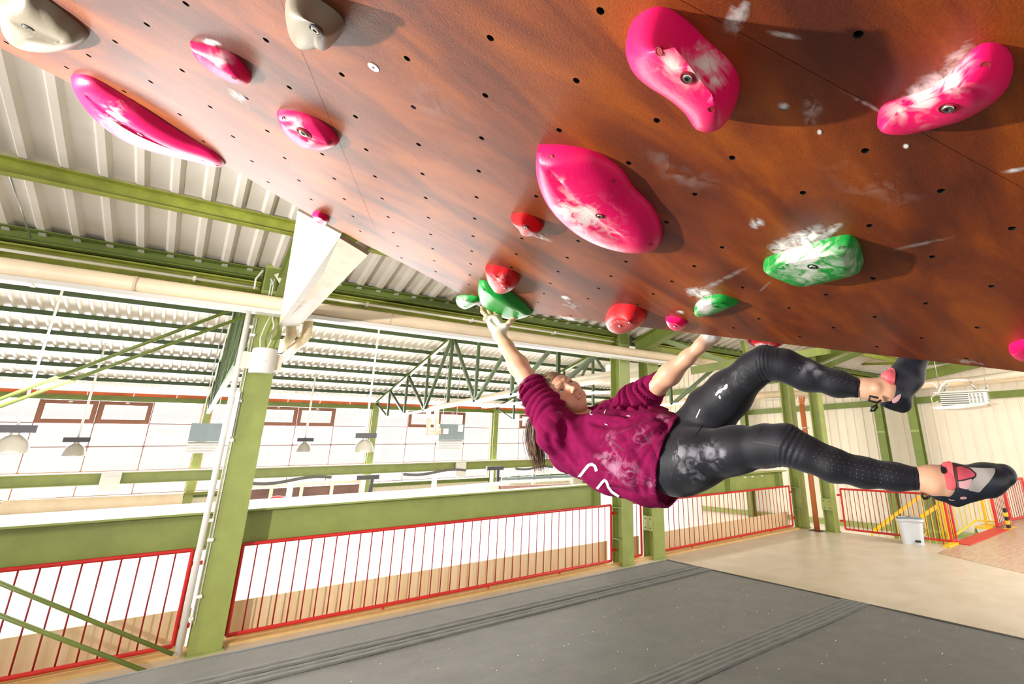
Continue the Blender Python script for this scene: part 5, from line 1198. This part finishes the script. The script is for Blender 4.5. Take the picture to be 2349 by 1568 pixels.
# eyes
def eye(s):
    c = hl(s * .031, .0040, .0690); bm = BM(); bmesh.ops.create_icosphere(bm, subdivisions=5, radius=.0128)
    gz = (hF * .86 + hE * .30 - hD * .26); gz /= np.linalg.norm(gz)
    for v in bm.verts:
        v.co = Vector(c) + v.co
    for f in bm.faces:
        d = (np.array(f.calc_center_median()) - c); a = (d / np.linalg.norm(d)) @ gz; f.material_index = 2 if a > .955 else (1 if a > .80 else 0)
    return obj('eye', bm, [EYEW, IRIS, BLACK], person, True)
EYEW = mat('eye_white', (.50, .44, .40), .25); IRIS = mat('iris_brown', (.10, .055, .03), .2)
eye(-1); eye(1)
# hair: cap combed back and a hanging ponytail
HAIR = mat('brown_hair', (.095, .048, .024), .36, col2=(.25, .145, .075), scale=20, bump=.2, bscale=200, spec=.6)
def hairplane(P):
    q = (P - HCn) @ HR3 / HSC; return (q[..., 1] * .86 + q[..., 2] * .52) * 1.0 + .0065 - .010 * (np.abs(q[..., 0]) / .07) ** 2
def strands(P):
    q = (P - HCn) @ HR3 / HSC; ph = np.arctan2(q[..., 0], -(q[..., 1] - .03)); return .0009 * np.sin(ph * 70 + 3 * np.sin(q[..., 2] * 60)) + .0006 * np.sin(ph * 143)
hp = [he(0, -.019, -.009, .0735, .0985, .0965, .01), he(0, .020, -.085, .045, .045, .030, .03), Prim(hairplane, [0]*3, [0]*3, .006, 'i')]
Vh, Qh = surfnet(*eval_grid(hp, HCn - .14, HCn + .14, .0024, [strands])); Vh = relax(Vh, Qh, 1, .4)
hair = np_obj('hair', Vh, Qh, HAIR, person); hair['label'] = 'brown hair combed back into a ponytail'
rr = random.Random(11); bm = BM()
cpts = [J(1244, 940, 2.26), J(1231, 958, 2.27), J(1229, 1000, 2.25), J(1234, 1042, 2.235), J(1240, 1084, 2.22)]
for k in range(210):
    ox, oy = rr.gauss(0, 1), rr.gauss(0, 1); le = rr.uniform(.72, 1.0); w = rr.uniform(.0011, .0023); pts = []; rad = []
    for i in range(9):
        t = i / 8 * le; u = t * 4; i0 = min(3, int(u)); f = u - i0; b_ = cpts[i0] * (1 - f) + cpts[i0 + 1] * f
        sp = .009 + .013 * math.sin(min(1, t * 1.25) * math.pi * .8) ** 1.0 + .002 * t
        pts.append(b_ + XR * (ox * sp + .004 * math.sin(t * 5 + k)) + ZF * oy * sp * .8); rad.append(w * (1 - .75 * (i / 8) ** 3))
    tube(bm, pts, rad, 5)
obj('ponytail', bm, HAIR, hair, True)
bm = BM(); bmesh.ops.create_icosphere(bm, subdivisions=3, radius=.02)
for v in bm.verts: v.co = Vector(J(1243, 940, 2.26)) + v.co
obj('hair_tie', bm, BLACK, hair, True)
# ---- patches laid on a surface, outlined in the photo
def hit(bv, x, y, off):
    d = Vector(ray(x, y)).normalized(); h = bv.ray_cast(Vector(CAM), d)
    if h[0] is None: return None
    n = h[1] if h[1].dot(d) < 0 else -h[1]; return h[0] + n * off
def scan(poly, y):
    xs = []
    for (x0, y0), (x1, y1) in zip(poly, poly[1:] + poly[:1]):
        if (y0 <= y < y1) or (y1 <= y < y0): xs.append(x0 + (x1 - x0) * (y - y0) / (y1 - y0))
    return (min(xs), max(xs)) if len(xs) >= 2 else None
def patch(name, bv, poly, m_, par, off=.0012, step=3.0, label=None, dust_=None, sm=True):
    if sm: poly = [tuple(p) for p in smooth_loop(poly, max(40, len(poly) * 6))]
    ys = [p[1] for p in poly]; y0, y1 = min(ys) + .15, max(ys) - .15; nr = max(2, int((y1 - y0) / step)); wid = max(p[0] for p in poly) - min(p[0] for p in poly); nc = max(2, int(wid / step))
    vs = []; fs = []; gr = []; at_ = []
    for i in range(nr + 1):
        y = y0 + (y1 - y0) * i / nr; r = scan(poly, y); row = []
        for j in range(nc + 1):
            if r is None: row.append(None); continue
            x = r[0] + (r[1] - r[0]) * j / nc; p = hit(bv, x, y, off)
            if p is None: row.append(None)
            else:
                row.append(len(vs)); vs.append(p); u = abs(2 * j / nc - 1); v = abs(2 * i / nr - 1); at_.append((1 - u ** 2) * (1 - v ** 2) * (dust_ or 0))
        gr.append(row)
    for i in range(nr):
        for j in range(nc):
            q = (gr[i][j], gr[i][j+1], gr[i+1][j+1], gr[i+1][j])
            if None in q: continue
            if max((vs[q[0]] - vs[q[2]]).length, (vs[q[1]] - vs[q[3]]).length) < .05: fs.append(q)
    if not fs: return None
    o = obj(name, (vs, fs), m_, par, True, label)
    if dust_: a = o.data.attributes.new('dust', 'FLOAT', 'POINT'); a.data.foreach_set('value', at_)
    return o
def stroke(name, bv, line, w, m_, par, off=.0012, label=None, taper=False):
    L_ = [np.array(p, float) for p in line]; D = []
    for a, b in zip(L_, L_[1:]):
        n = max(1, int(np.linalg.norm(b - a) / 2.5)); D += [a + (b - a) * k / n for k in range(n)]
    D.append(L_[-1]); vs = []; fs = []; prev = None
    for i, p in enumerate(D):
        t = D[min(i + 1, len(D) - 1)] - D[max(i - 1, 0)]; t = t / max(np.linalg.norm(t), 1e-9); nn = np.array([-t[1], t[0]]) * w / 2 * (math.sin(math.pi * (i + .5) / len(D)) ** .5 if taper else 1)
        pr = [hit(bv, *(p + nn * s), off) for s in (-1, -.33, .33, 1)]
        if any(q is None for q in pr): prev = None; continue
        vs += pr; k = len(vs) - 4
        if prev is not None:
            for j in range(3):
                if (vs[prev + j] - vs[k + j]).length < .04: fs.append((prev + j, prev + j + 1, k + j + 1, k + j))
        prev = k
    if fs: return obj(name, (vs, fs), m_, par, True, label)
# ---- hoodie
hA = J(1322, 1012, 2.09); hB = J(1418, 1034, 1.98); hCc = J(1500, 1046, 1.87); hDd = J(1580, 1060, 1.77)
tors = [cap(hA, hB, .120, .155, .06), cap(hB, hCc, .155, .165, .05), cap(hCc, hDd, .165, .155, .04), cap(J(1283, 990, 2.05), hA, .085, .12, .05), cap(J(1408, 968, 2.15), hB, .07, .13, .05), cap(J(1345, 975, 2.13), J(1400, 985, 2.12), .075, .085, .05)]
slR = [cap(J(1209, 869, 2.18), J(1214, 877, 2.17), .035, .040, .01), cap(J(1214, 877, 2.17), J(1229, 897, 2.145), .044, .056, .012), cap(J(1229, 897, 2.145), J(1252, 934, 2.09), .057, .066, .02), cap(J(1252, 934, 2.09), J(1278, 985, 2.04), .066, .085, .03)]
slL = [cap(J(1516, 868, 1.955), J(1506, 880, 1.965), .034, .037, .01), cap(J(1506, 880, 1.965), J(1490, 895, 1.99), .040, .050, .014), cap(J(1490, 895, 1.99), J(1455, 925, 2.06), .052, .064, .02), cap(J(1455, 925, 2.06), J(1412, 958, 2.14), .064, .078, .03)]
def halfspace(p, n, k=.006):
    n = np.array(n, float); n /= np.linalg.norm(n); p = np.array(p, float)
    return Prim(lambda P: (P - p) @ n, [0]*3, [0]*3, k, 'i')
hem_n = (hDd - hCc); hem_n /= np.linalg.norm(hem_n)
# hem plane from three photo points
hp0, hp1 = J(1580, 955, 1.88), J(1549, 1122, 1.83); hp2 = J(1503, 1066, 1.655)
hem_n = np.cross(hp1 - hp0, hp2 - hp0); hem_n /= np.linalg.norm(hem_n); hem_n = hem_n if hem_n @ XR > 0 else -hem_n
cfR = (Re - Rs); cfR /= np.linalg.norm(cfR); cfL = (Le - Ls); cfL /= np.linalg.norm(cfL)
class Cut:      # sleeve axis coordinate for the rolled folds
    pass
def folds(a, b, amp, lam, ph, tw):
    a = np.array(a); b = np.array(b); d = b - a; L_ = np.linalg.norm(d); d = d / L_; s_, u_ = np.array(frame_of(d)[1]), np.array(frame_of(d)[2])
    def f(P):
        q = P - a; s = q @ d; r = q - s[..., None] * d; rr_ = np.sqrt((r ** 2).sum(-1)); an = np.arctan2(r @ u_, r @ s_)
        m = np.clip(s / .02, 0, 1) * np.clip((L_ * 1.05 - s) / .03, 0, 1) * (rr_ < .11)
        w = s / lam * 2 * math.pi + tw * np.sin(an + ph) + 1.2 * np.sin(an * 2 + ph * 2 + s * 30) + 2.3 * noise3(P, 19, 1)
        return amp * m * (np.abs(np.sin(w / 2)) ** .8 * -1.0 + .5) * (.65 + .35 * np.sin(an * 1.0 + s * 25 + ph))
    return f
hood_all = tors + slR + slL
def surf_pt(prims, x, y, d0=1.2):
    d = ray(x, y); d = d / np.linalg.norm(d); t = d0
    for _ in range(60):
        g = float(eval_pts(prims, (CAM + d * t)[None])[0]); t += g * .8
        if g < .0008 or t > 4: break
    return CAM + d * t
def crease(line, r, amp, prims=hood_all):
    """groove (amp > 0) or ridge (amp < 0) along a line drawn on the cloth"""
    P3 = [surf_pt(prims, *p) for p in line]; n_ = len(P3)
    P3 = [P3[0]] + [c for i in range(n_ - 1) for c in [(lambda a, b, c_, d_, t: .5 * ((2 * b) + (-a + c_) * t + (2 * a - 5 * b + 4 * c_ - d_) * t * t + (-a + 3 * b - 3 * c_ + d_) * t ** 3))(P3[max(i - 1, 0)], P3[i], P3[i + 1], P3[min(i + 2, n_ - 1)], k / 3) for k in range(1, 4)]]
    def f(P):
        best = np.full(P.shape[:-1], 9.0)
        for i, (a, b) in enumerate(zip(P3, P3[1:])):
            d = b - a; t = np.clip(((P - a) @ d) / max(d @ d, 1e-9), 0, 1); v = P - a - t[..., None] * d
            u = (i + t) / (len(P3) - 1); q2 = (v ** 2).sum(-1) + (r * 1.3 * (2 * u - 1) ** 4) ** 2; best = np.minimum(best, q2)
        return amp * np.exp(-best / (r * r))
    return f
post = [folds(J(1213, 876, 2.17), J(1266, 960, 2.06), .028, .034, 0.4, 1.9), folds(J(1507, 879, 1.965), J(1440, 935, 2.09), .028, .038, 2.0, 2.0)]
CR = [([(1335, 965), (1345, 1000), (1375, 1030), (1420, 1050)], .017, .014), ([(1292, 960), (1296, 1000), (1312, 1045), (1340, 1060)], .016, .016), ([(1312, 975), (1325, 1015), (1365, 1050), (1410, 1062)], .013, -.010),
      ([(1345, 962), (1390, 975), (1440, 972), (1500, 955)], .012, .013), ([(1360, 950), (1400, 958), (1460, 955)], .010, -.009), ([(1400, 990), (1450, 985), (1510, 960)], .014, -.010),
      ([(1545, 968), (1500, 1000), (1450, 1045)], .014, .013), ([(1560, 980), (1515, 1015), (1475, 1060), (1465, 1100)], .014, .014), ([(1530, 965), (1480, 995), (1430, 1025)], .012, -.009), ([(1545, 985), (1500, 1030), (1478, 1075)], .010, -.010),
      ([(1480, 1070), (1488, 1100), (1485, 1130)], .012, .012), ([(1455, 1080), (1462, 1110), (1470, 1135)], .012, .009), ([(1330, 1075), (1390, 1110), (1450, 1132)], .012, .011), ([(1300, 1050), (1350, 1090), (1420, 1122)], .012, -.008), ([(1420, 945), (1450, 960), (1490, 950)], .011, .012), ([(1258, 990), (1270, 1030), (1300, 1065)], .014, .010), ([(1500, 950), (1530, 975), (1535, 1000)], .010, .010), ([(1380, 1010), (1400, 1040), (1430, 1062)], .009, .007)]
post += [crease(c[0], c[1] * 1.05, math.copysign(min(abs(c[2]) * 1.35, c[1] * 1.05), c[2])) for c in CR]
post += [lambda P: .0022 * noise3(P, 26, 3) + .0012 * noise3(P, 60, 5)]
def drape(P):
    q = P @ (YD * .88 - XR * .42 + ZF * .2); m = np.clip((np.linalg.norm(P - Re, axis=-1) - .20) / .08, 0, 1) * np.clip((np.linalg.norm(P - Le, axis=-1) - .17) / .08, 0, 1)
    s = np.abs(np.sin(q * math.pi / .062 + 1.9 * noise3(P, 7.5, 2) + .6)); return .010 * m * (.55 - s ** .7) * (.35 + .65 * np.clip(.5 + noise3(P, 6, 8), 0, 1))
post += [drape]
lo, hi = box_of(hood_all, .03)
F, l0, h0 = eval_grid(hood_all, lo, hi, .0042, post)
ax = [l0[i] + h0 * np.arange(F.shape[i]) for i in range(3)]
PP = np.stack(np.meshgrid(*ax, indexing='ij'), -1)
nkv = cap(J(1330, 930, 2.10), J(1352, 962, 2.15), .064, .060).f(PP)
near_ = np.minimum(np.minimum(-((PP - hp0) @ hem_n), nkv), np.minimum(np.linalg.norm(PP - Re, axis=-1) - .06, np.linalg.norm(PP - Le, axis=-1) - .06))
Sh = np.maximum(F, -(F + .0095 + .03 * np.clip((near_ - .03) / .05, 0, 1))); del near_, nkv      # cloth thickness
Sh = np.maximum(Sh, (PP - hp0) @ hem_n)
Sh = np.maximum(Sh, np.where(np.linalg.norm(PP - Re, axis=-1) < .10, (PP - J(1211, 866, 2.18)) @ cfR, -1))
Sh = np.maximum(Sh, np.where(np.linalg.norm(PP - Le, axis=-1) < .10, (PP - J(1514, 869, 1.955)) @ cfL, -1))
# neck opening
nk = cap(J(1330, 930, 2.10), J(1352, 962, 2.15), .064, .060).f(PP); Sh = np.maximum(Sh, -(nk))
Vd, Qd = surfnet(Sh, l0, h0); Vd = relax(Vd, Qd, 1, .45)
del PP, F, Sh
HOOD = mat('maroon_fleece', (.185, .0030, .052), .95, var=.16, scale=30, bump=.25, bscale=420, spec=.15, attr='chalk', attrcol=(.42, .20, .30))
hoodie = np_obj('hoodie', Vd, Qd, HOOD, person); hoodie['label'] = 'maroon hooded sweatshirt with pushed-up sleeves and chalk smears'
def chalk_attr(o, V, spots):
    w = np.zeros(len(V))
    for P, r, s in spots: w = np.maximum(w, s * np.exp(-((V - P) ** 2).sum(1) / (r * r)))
    a = o.data.attributes.new('chalk', 'FLOAT', 'POINT'); a.data.foreach_set('value', np.clip(w, 0, 1).astype(np.float32))
hs = lambda x, y: surf_pt(hood_all, x, y)
chalk_attr(hoodie, Vd, [(hs(1388, 1050), .035, .8), (hs(1410, 1070), .05, .8), (hs(1400, 1012), .04, .55), (hs(1440, 1085), .05, .6), (hs(1520, 955), .035, .6), (hs(1475, 1000), .04, .5), (hs(1490, 1110), .03, .5), (hs(1505, 878), .02, .7), (hs(1285, 945), .012, .7), (hs(1202, 877), .015, .5)])
bh = bvh_of(Vd, Qd)
# hood lying round the neck
hoodc = [J(1284, 945, 2.10), J(1292, 956, 2.06), J(1310, 966, 2.045), J(1345, 960, 2.05), J(1378, 944, 2.08), J(1400, 932, 2.13)]
HP = []
for (a, b) in zip(hoodc, hoodc[1:]): HP.append(cap(a, b, .013, .015, .012))
HP += [cap(J(1345, 966, 2.05), J(1392, 950, 2.08), .018, .020, .02), cap(J(1372, 946, 2.05), J(1418, 925, 2.12), .02, .026, .02), cap(J(1398, 935, 2.10), J(1350, 950, 2.17), .03, .03, .03)]
Vn, Qn = surfnet(*eval_grid(HP, *box_of(HP), .004, [lambda P: .004 * noise3(P, 55, 2) + .002 * noise3(P, 120, 9)])); Vn = relax(Vn, Qn, 1)
hd = np_obj('hood', Vn, Qn, HOOD, hoodie)
a = hd.data.attributes.new('chalk', 'FLOAT', 'POINT')
# marks on the hoodie
for ln, w in (([(1328, 1094), (1340, 1079), (1350, 1067), (1358, 1064), (1365, 1068), (1369, 1080)], 6.5), ([(1370, 1120), (1380, 1107), (1387, 1100), (1392, 1104), (1396, 1116), (1404, 1127), (1420, 1138)], 6.0)):
    stroke('printed_line', bh, ln, w, WHITE, hoodie, .0018, 'white printed line')
stroke('printed_letter', bvh_of(np.concatenate([Vd, Vn]), np.concatenate([Qd, Qn + len(Vd)])), [(1358.5, 942), (1354.5, 943.5), (1353.5, 948), (1356, 951.5), (1359.5, 950.5)], 1.6, WHITE, hoodie, .0018, 'white printed letter C')
for ln in ([(1386, 949), (1389, 941)], [(1388, 972), (1394, 975)], [(1438, 954), (1446, 954.5)]): stroke('printed_letter', bh, ln, 1.8, WHITE, hoodie, .0018, 'white printed mark')
stroke('hem_seam', bh, [(1558, 962), (1530, 990), (1508, 1025), (1496, 1060), (1494, 1095), (1504, 1128)], 1.6, mat('maroon_seam_dark', (.08, .003, .03), .8), hoodie, .001)
SEAM = mat('maroon_seam', (.13, .005, .04), .8)
for ln in ([(1393, 1003), (1410, 1018), (1432, 1035)], [(1395, 1001), (1413, 1016), (1435, 1034)], [(1393, 1003), (1440, 985), (1500, 960)]): stroke('pocket_seam', bh, ln, 1.5, SEAM, hoodie, .001)
HEMM = mat('maroon_rib_knit', (.19, .008, .06), .8, bump=.3, bscale=300)
# ribbed cuffs
for nm, a, b, r1, r2 in (('cuff', J(1207, 864, 2.18), J(1214, 876, 2.17), .0365, .041), ('cuff', J(1518, 866, 1.955), J(1508, 879, 1.965), .0345, .039)):
    d = (b - a) / np.linalg.norm(b - a); _, s_, u_ = frame_of(d); bm = BM(); R_ = []
    for k, (t, r) in enumerate(((0, r1 - .008), (0, r1), (.25, r1 + .0015), (.6, r2 + .001), (1, r2 - .004))):
        c = Vector(a + (b - a) * t); R_.append([bm.verts.new(c + (s_ * math.cos(2*math.pi*i/72) + u_ * math.sin(2*math.pi*i/72)) * (r + (.0007 if i % 2 else -.0003))) for i in range(72)])
    for x, y in zip(R_, R_[1:]):
        for i in range(72): bm.faces.new((x[i], x[(i+1) % 72], y[(i+1) % 72], y[i]))
    obj(nm, bm, HEMM, hoodie, True)
# ---- leggings
LEGS = chain(RL, .03) + chain(LL, .03) + [cap(J(1535, 1050, 1.80), J(1590, 1035, 1.78), .110, .100, .05), cap(J(1590, 1005, 1.85), J(1575, 1060, 1.76), .095, .09, .05)]
pk = []
kn = lambda a, b, amp, lam, ph, tw: folds(a, b, amp, lam, ph, tw)
pk += [folds(J(1785, 1010, 1.50), J(1850, 1042, 1.46), .0050, .015, 1.0, 2.2), folds(J(1735, 840, 1.68), J(1785, 838, 1.64), .0045, .013, .4, 2.4), folds(J(1535, 1050, 1.80), J(1600, 1045, 1.72), .003, .03, .4, 1.8), lambda P: .0010 * noise3(P, 40, 4)]
lo, hi = box_of(LEGS, .03); F, l0, h0 = eval_grid(LEGS, lo, hi, .0042, pk)
ax = [l0[i] + h0 * np.arange(F.shape[i]) for i in range(3)]; PP = np.stack(np.meshgrid(*ax, indexing='ij'), -1)
cR = RL[-1][0] - RL[-2][0]; cR /= np.linalg.norm(cR); cL = LL[-1][0] - LL[-2][0]; cL /= np.linalg.norm(cL)
F = np.maximum(F, np.where(np.linalg.norm(PP - RL[-1][0], axis=-1) < .12, (PP - RL[-1][0]) @ cR, -1)); F = np.maximum(F, np.where(np.linalg.norm(PP - LL[-1][0], axis=-1) < .12, (PP - LL[-1][0]) @ cL, -1))
wp = J(1528, 1060, 1.80); wn = -(J(1600, 1045, 1.74) - J(1520, 1055, 1.82)); wn /= np.linalg.norm(wn); F = np.maximum(F, (PP - wp) @ wn)
Vl, Ql = surfnet(F, l0, h0); Vl = relax(Vl, Ql, 1, .45); del PP, F
LEG = mat('black_lycra', (.0065, .007, .0115), .62, var=.3, scale=12, bump=.10, bscale=500, sheen=.10, attr='chalk', attrcol=(.27, .265, .30), spec=.3)
leg = np_obj('leggings', Vl, Ql, LEG, person); leg['label'] = 'black leggings with chalk handprints and dotted shins'
ls_ = lambda x, y: surf_pt(LEGS, x, y, .9)
chalk_attr(leg, Vl, [(ls_(1560, 1040), .035, .75), (ls_(1590, 1045), .035, .75), (ls_(1625, 1035), .03, .8), (ls_(1655, 1040), .014, 1.0), (ls_(1570, 1075), .045, .5), (ls_(1640, 1055), .03, .5), (ls_(1600, 1095), .03, .4), (ls_(1650, 892), .03, .5), (ls_(1690, 865), .03, .4), (ls_(1860, 838), .02, .8), (ls_(1875, 850), .016, .8), (ls_(1840, 845), .02, .5)])
bl = bvh_of(Vl, Ql)
for pg in ([(1664, 882), (1669, 881), (1668, 890), (1659, 894), (1660, 888)], [(1652, 893), (1658, 890), (1656, 898), (1648, 902), (1646, 896)], [(1645, 898), (1649, 901), (1644, 907), (1641, 905)], [(1650, 906), (1653, 908), (1653, 915), (1649, 911)]): patch('chalk_mark', bl, pg, WHITE, leg, .0010, 1.2)
DOT = mat('reflective_dots', (.20, .20, .24), .4); bm = BM()
def dotrow(a, b, n, rpx):
    for k in range(n):
        x = a[0] + (b[0] - a[0]) * k / (n - 1); y = a[1] + (b[1] - a[1]) * k / (n - 1); p = hit(bl, x, y, .0006)
        q1_, q2_ = hit(bl, x + 1, y, .0006), hit(bl, x, y + 1, .0006)
        if p is None or q1_ is None or q2_ is None: continue
        nn = (q1_ - p).cross(q2_ - p); lathe(bm, p, [(rpx, 0), (rpx * .7, .0003)], 6, nn)
for i, (a, b, n) in enumerate((((1880, 1030), (2070, 1068), 15), ((1872, 1038), (2075, 1078), 16), ((1866, 1046), (2070, 1087), 16), ((1870, 1056), (2060, 1096), 15), ((1880, 1067), (2050, 1103), 13), ((1895, 1078), (2020, 1106), 10))): dotrow(a, b, n, .0010)
for a, b, n in (((1815, 833), (1955, 868), 13), ((1822, 842), (1955, 877), 12), ((1850, 855), (1950, 882), 9)): dotrow(a, b, n, .0009)
obj('reflective_dots', bm, DOT, leg)
LSE = mat('legging_seam', (.004, .004, .006), .6); KN = mat('knee_panel', (.022, .018, .026), .45, bump=.1, bscale=400)
for ln in ([(1548, 1070), (1556, 1020), (1640, 1008), (1722, 1003)], [(1722, 1010), (1738, 996), (1747, 984)], [(1725, 1012), (1790, 1022), (1835, 1040), (1880, 1068), (1990, 1108), (2090, 1112)], [(1540, 1105), (1546, 1060), (1552, 1010)], [(1595, 1000), (1640, 930), (1700, 880), (1745, 845)], [(1784, 800), (1780, 820), (1786, 866)], [(1786, 848), (1850, 872), (1930, 898), (1968, 902)], [(1698, 835), (1725, 850), (1748, 838)], [(2095, 1073), (2098, 1122)], [(1964, 866), (1960, 912)]):
    stroke('seam', bl, ln, 1.5, LSE, leg, .0007)
stroke('printed_line', bl, [(1597, 958), (1603, 945), (1606, 938)], 2.2, WHITE, leg, .0008, 'white printed mark at the hip')
# ---- climbing shoes
RUB = mat('black_rubber_shoe', (.016, .019, .030), .34, var=.35, scale=18, bump=.06, spec=.6); SPINK = mat('pink_shoe_mesh', (.56, .075, .11), .6, bump=.2, bscale=500); SGREY = mat('grey_suede', (.36, .33, .31), .75); SROSE = mat('pale_rose_suede', (.58, .32, .34), .7); SYEL = mat('yellow_tab', (.8, .6, .05), .5); STRAPP = mat('coral_strap', (.74, .12, .14), .5)
def shoe(label, prims, step=.0026):
    Vs_, Qs_ = surfnet(*eval_grid(prims, *box_of(prims), step)); Vs_ = relax(Vs_, Qs_, 1, .45)
    o = np_obj('shoe', Vs_, Qs_, RUB, person); o['label'] = label; return o, bvh_of(Vs_, Qs_), Vs_, Qs_
vw = ZF
sR = [cap(J(2158, 1114, 1.302), J(2205, 1108, 1.288), .0330, .0360, .02), cap(J(2205, 1108, 1.288), J(2262, 1100, 1.272), .0360, .0395, .03), cap(J(2262, 1100, 1.272), J(2302, 1089, 1.262), .0385, .0275, .02), cap(J(2168, 1090, 1.30), J(2184, 1086, 1.295), .026, .027, .02), cap(J(2150, 1131, 1.30), J(2192, 1143, 1.29), .013, .0150, .016), cap(J(2192, 1143, 1.29), J(2230, 1128, 1.28), .015, .017, .02),
      cap(J(2115, 1099, 1.318), J(2138, 1096, 1.305), .0310, .0320, .006, 's')]
shR, bR, VR_, QR_ = shoe('right climbing shoe in black rubber, grey and pink, pointing right', sR)
patch('mesh_panel', bR, [(2188, 1070), (2205, 1069), (2222, 1075), (2236, 1084), (2238, 1090), (2228, 1095), (2205, 1100), (2193, 1101), (2190, 1085)], SPINK, shR, .0012, 1.6, 'pink mesh panel')
patch('suede_panel', bR, [(2214, 1067), (2228, 1075), (2240, 1083), (2252, 1084), (2262, 1080), (2272, 1074), (2282, 1075), (2281, 1086), (2270, 1103), (2255, 1119), (2246, 1128), (2232, 1126), (2221, 1122), (2226, 1106), (2238, 1092), (2234, 1082), (2222, 1074)], SGREY, shR, .0009, 1.6, 'grey suede panel')
patch('side_panel', bR, [(2192, 1103), (2210, 1101), (2229, 1097), (2221, 1120), (2210, 1120), (2197, 1116), (2194, 1108)], SROSE, shR, .0010, 1.6, 'pale rose side panel')
patch('heel_panel', bR, [(2167, 1112), (2174, 1119), (2181, 1128), (2174, 1135), (2166, 1134), (2164, 1125)], SROSE, shR, .0010, 1.4)
stroke('piping', bR, [(2190, 1069), (2206, 1068), (2225, 1076), (2238, 1087), (2236, 1094), (2210, 1101), (2192, 1103)], 2.6, BLACK, shR, .0020)
bRR = bvh_of(np.concatenate([VR_, V]), np.concatenate([QR_, Q + len(VR_)]))
patch('strap', bRR, [(2163, 1066), (2172, 1062), (2183, 1063), (2187, 1080), (2190, 1100), (2190, 1117), (2180, 1121), (2172, 1119), (2167, 1095), (2162, 1080)], STRAPP, shR, .0045, 1.4, 'coral hook and loop strap')
patch('strap_tab', bRR, [(2158, 1074), (2171, 1075), (2170, 1086), (2160, 1087)], BLACK, shR, .0060, 1.2, 'black strap end')
stroke('strap_edge_shade', bRR, [(2187, 1064), (2191, 1085), (2194, 1105), (2196, 1119)], 4.0, mat('strap_shadow', (.06, .03, .012), .6), shR, .0035)  # dark stroke painted as the shadow beside the strap
patch('brand_tag', bR, [(2171, 1094), (2175, 1092), (2178, 1100), (2182, 1102), (2182, 1107), (2174, 1107)], SYEL, shR, .0056, .8, 'small yellow mark')
patch('brand_tag', bR, [(2176, 1122), (2183, 1122), (2181, 1128), (2177, 1126)], SYEL, shR, .0018, .8)
patch('sole_patch', bR, [(2203, 1139), (2214, 1138), (2218, 1142), (2210, 1144), (2203, 1143)], SROSE, shR, .0012, .9)
stroke('lettering', bR, [(2176, 1143), (2182, 1146), (2189, 1146)], 1.8, SROSE, shR, .0012)
obj('pull_loop', tube(BM(), [J(2117, 1130, 1.30), J(2114, 1135, 1.30), J(2119, 1143, 1.30), J(2127, 1142, 1.30), J(2133, 1136, 1.30), J(2131, 1128, 1.30)], .0034, 8), BLACK, shR, True)
sL = [cap(J(2052, 900, 1.488), J(2080, 862, 1.50), .0445, .0420, .03), cap(J(2080, 862, 1.50), J(2098, 818, 1.515), .0400, .0320, .03), cap(J(2098, 818, 1.515), J(2104, 790, 1.53), .030, .020, .03), cap(J(2038, 866, 1.485), J(2060, 882, 1.49), .019, .03, .02), cap(J(2032, 917, 1.485), J(2068, 924, 1.49), .020, .029, .02),
      cap(J(1985, 892, 1.51), J(2016, 890, 1.485), .0330, .0340, .006, 's')]
shL, bL, VL_, QL_ = shoe('left climbing shoe with its toe hooked up behind the wall lip', sL)
bLL = bvh_of(np.concatenate([VL_, V]), np.concatenate([QL_, Q + len(VL_)]))
patch('strap', bLL, [(2026, 852), (2040, 844), (2052, 848), (2053, 866), (2051, 878), (2045, 884), (2035, 877), (2024, 866)], STRAPP, shL, .0035, 1.4, 'coral strap')
patch('side_panel', bL, [(2027, 880), (2036, 880), (2043, 886), (2030, 905), (2020, 914), (2017, 911), (2026, 898)], SROSE, shL, .0012, 1.4, 'rose side panel')
patch('sole_window', bL, [(2046, 918), (2055, 909), (2065, 903), (2066, 909), (2060, 919), (2050, 924)], SROSE, shL, .0012, 1.2, 'rose window in the rubber')
stroke('brand_tag', bL, [(2028, 852), (2040, 845)], 1.8, SYEL, shL, .0050)
stroke('collar', bL, [(2028, 868), (2031, 880), (2029, 895), (2018, 912)], 2.4, BLACK, shL, .0020)
for pts in ([J(2014, 912, 1.45), J(1996, 908, 1.45), J(1993, 918, 1.45), J(2012, 923, 1.45), J(2020, 918, 1.46)], [J(2012, 928, 1.46), J(2000, 934, 1.46), J(1997, 942, 1.46), J(2006, 941, 1.46), J(2013, 932, 1.46)]):
    obj('pull_loop', tube(BM(), pts, .0034, 8), BLACK, shL, True)
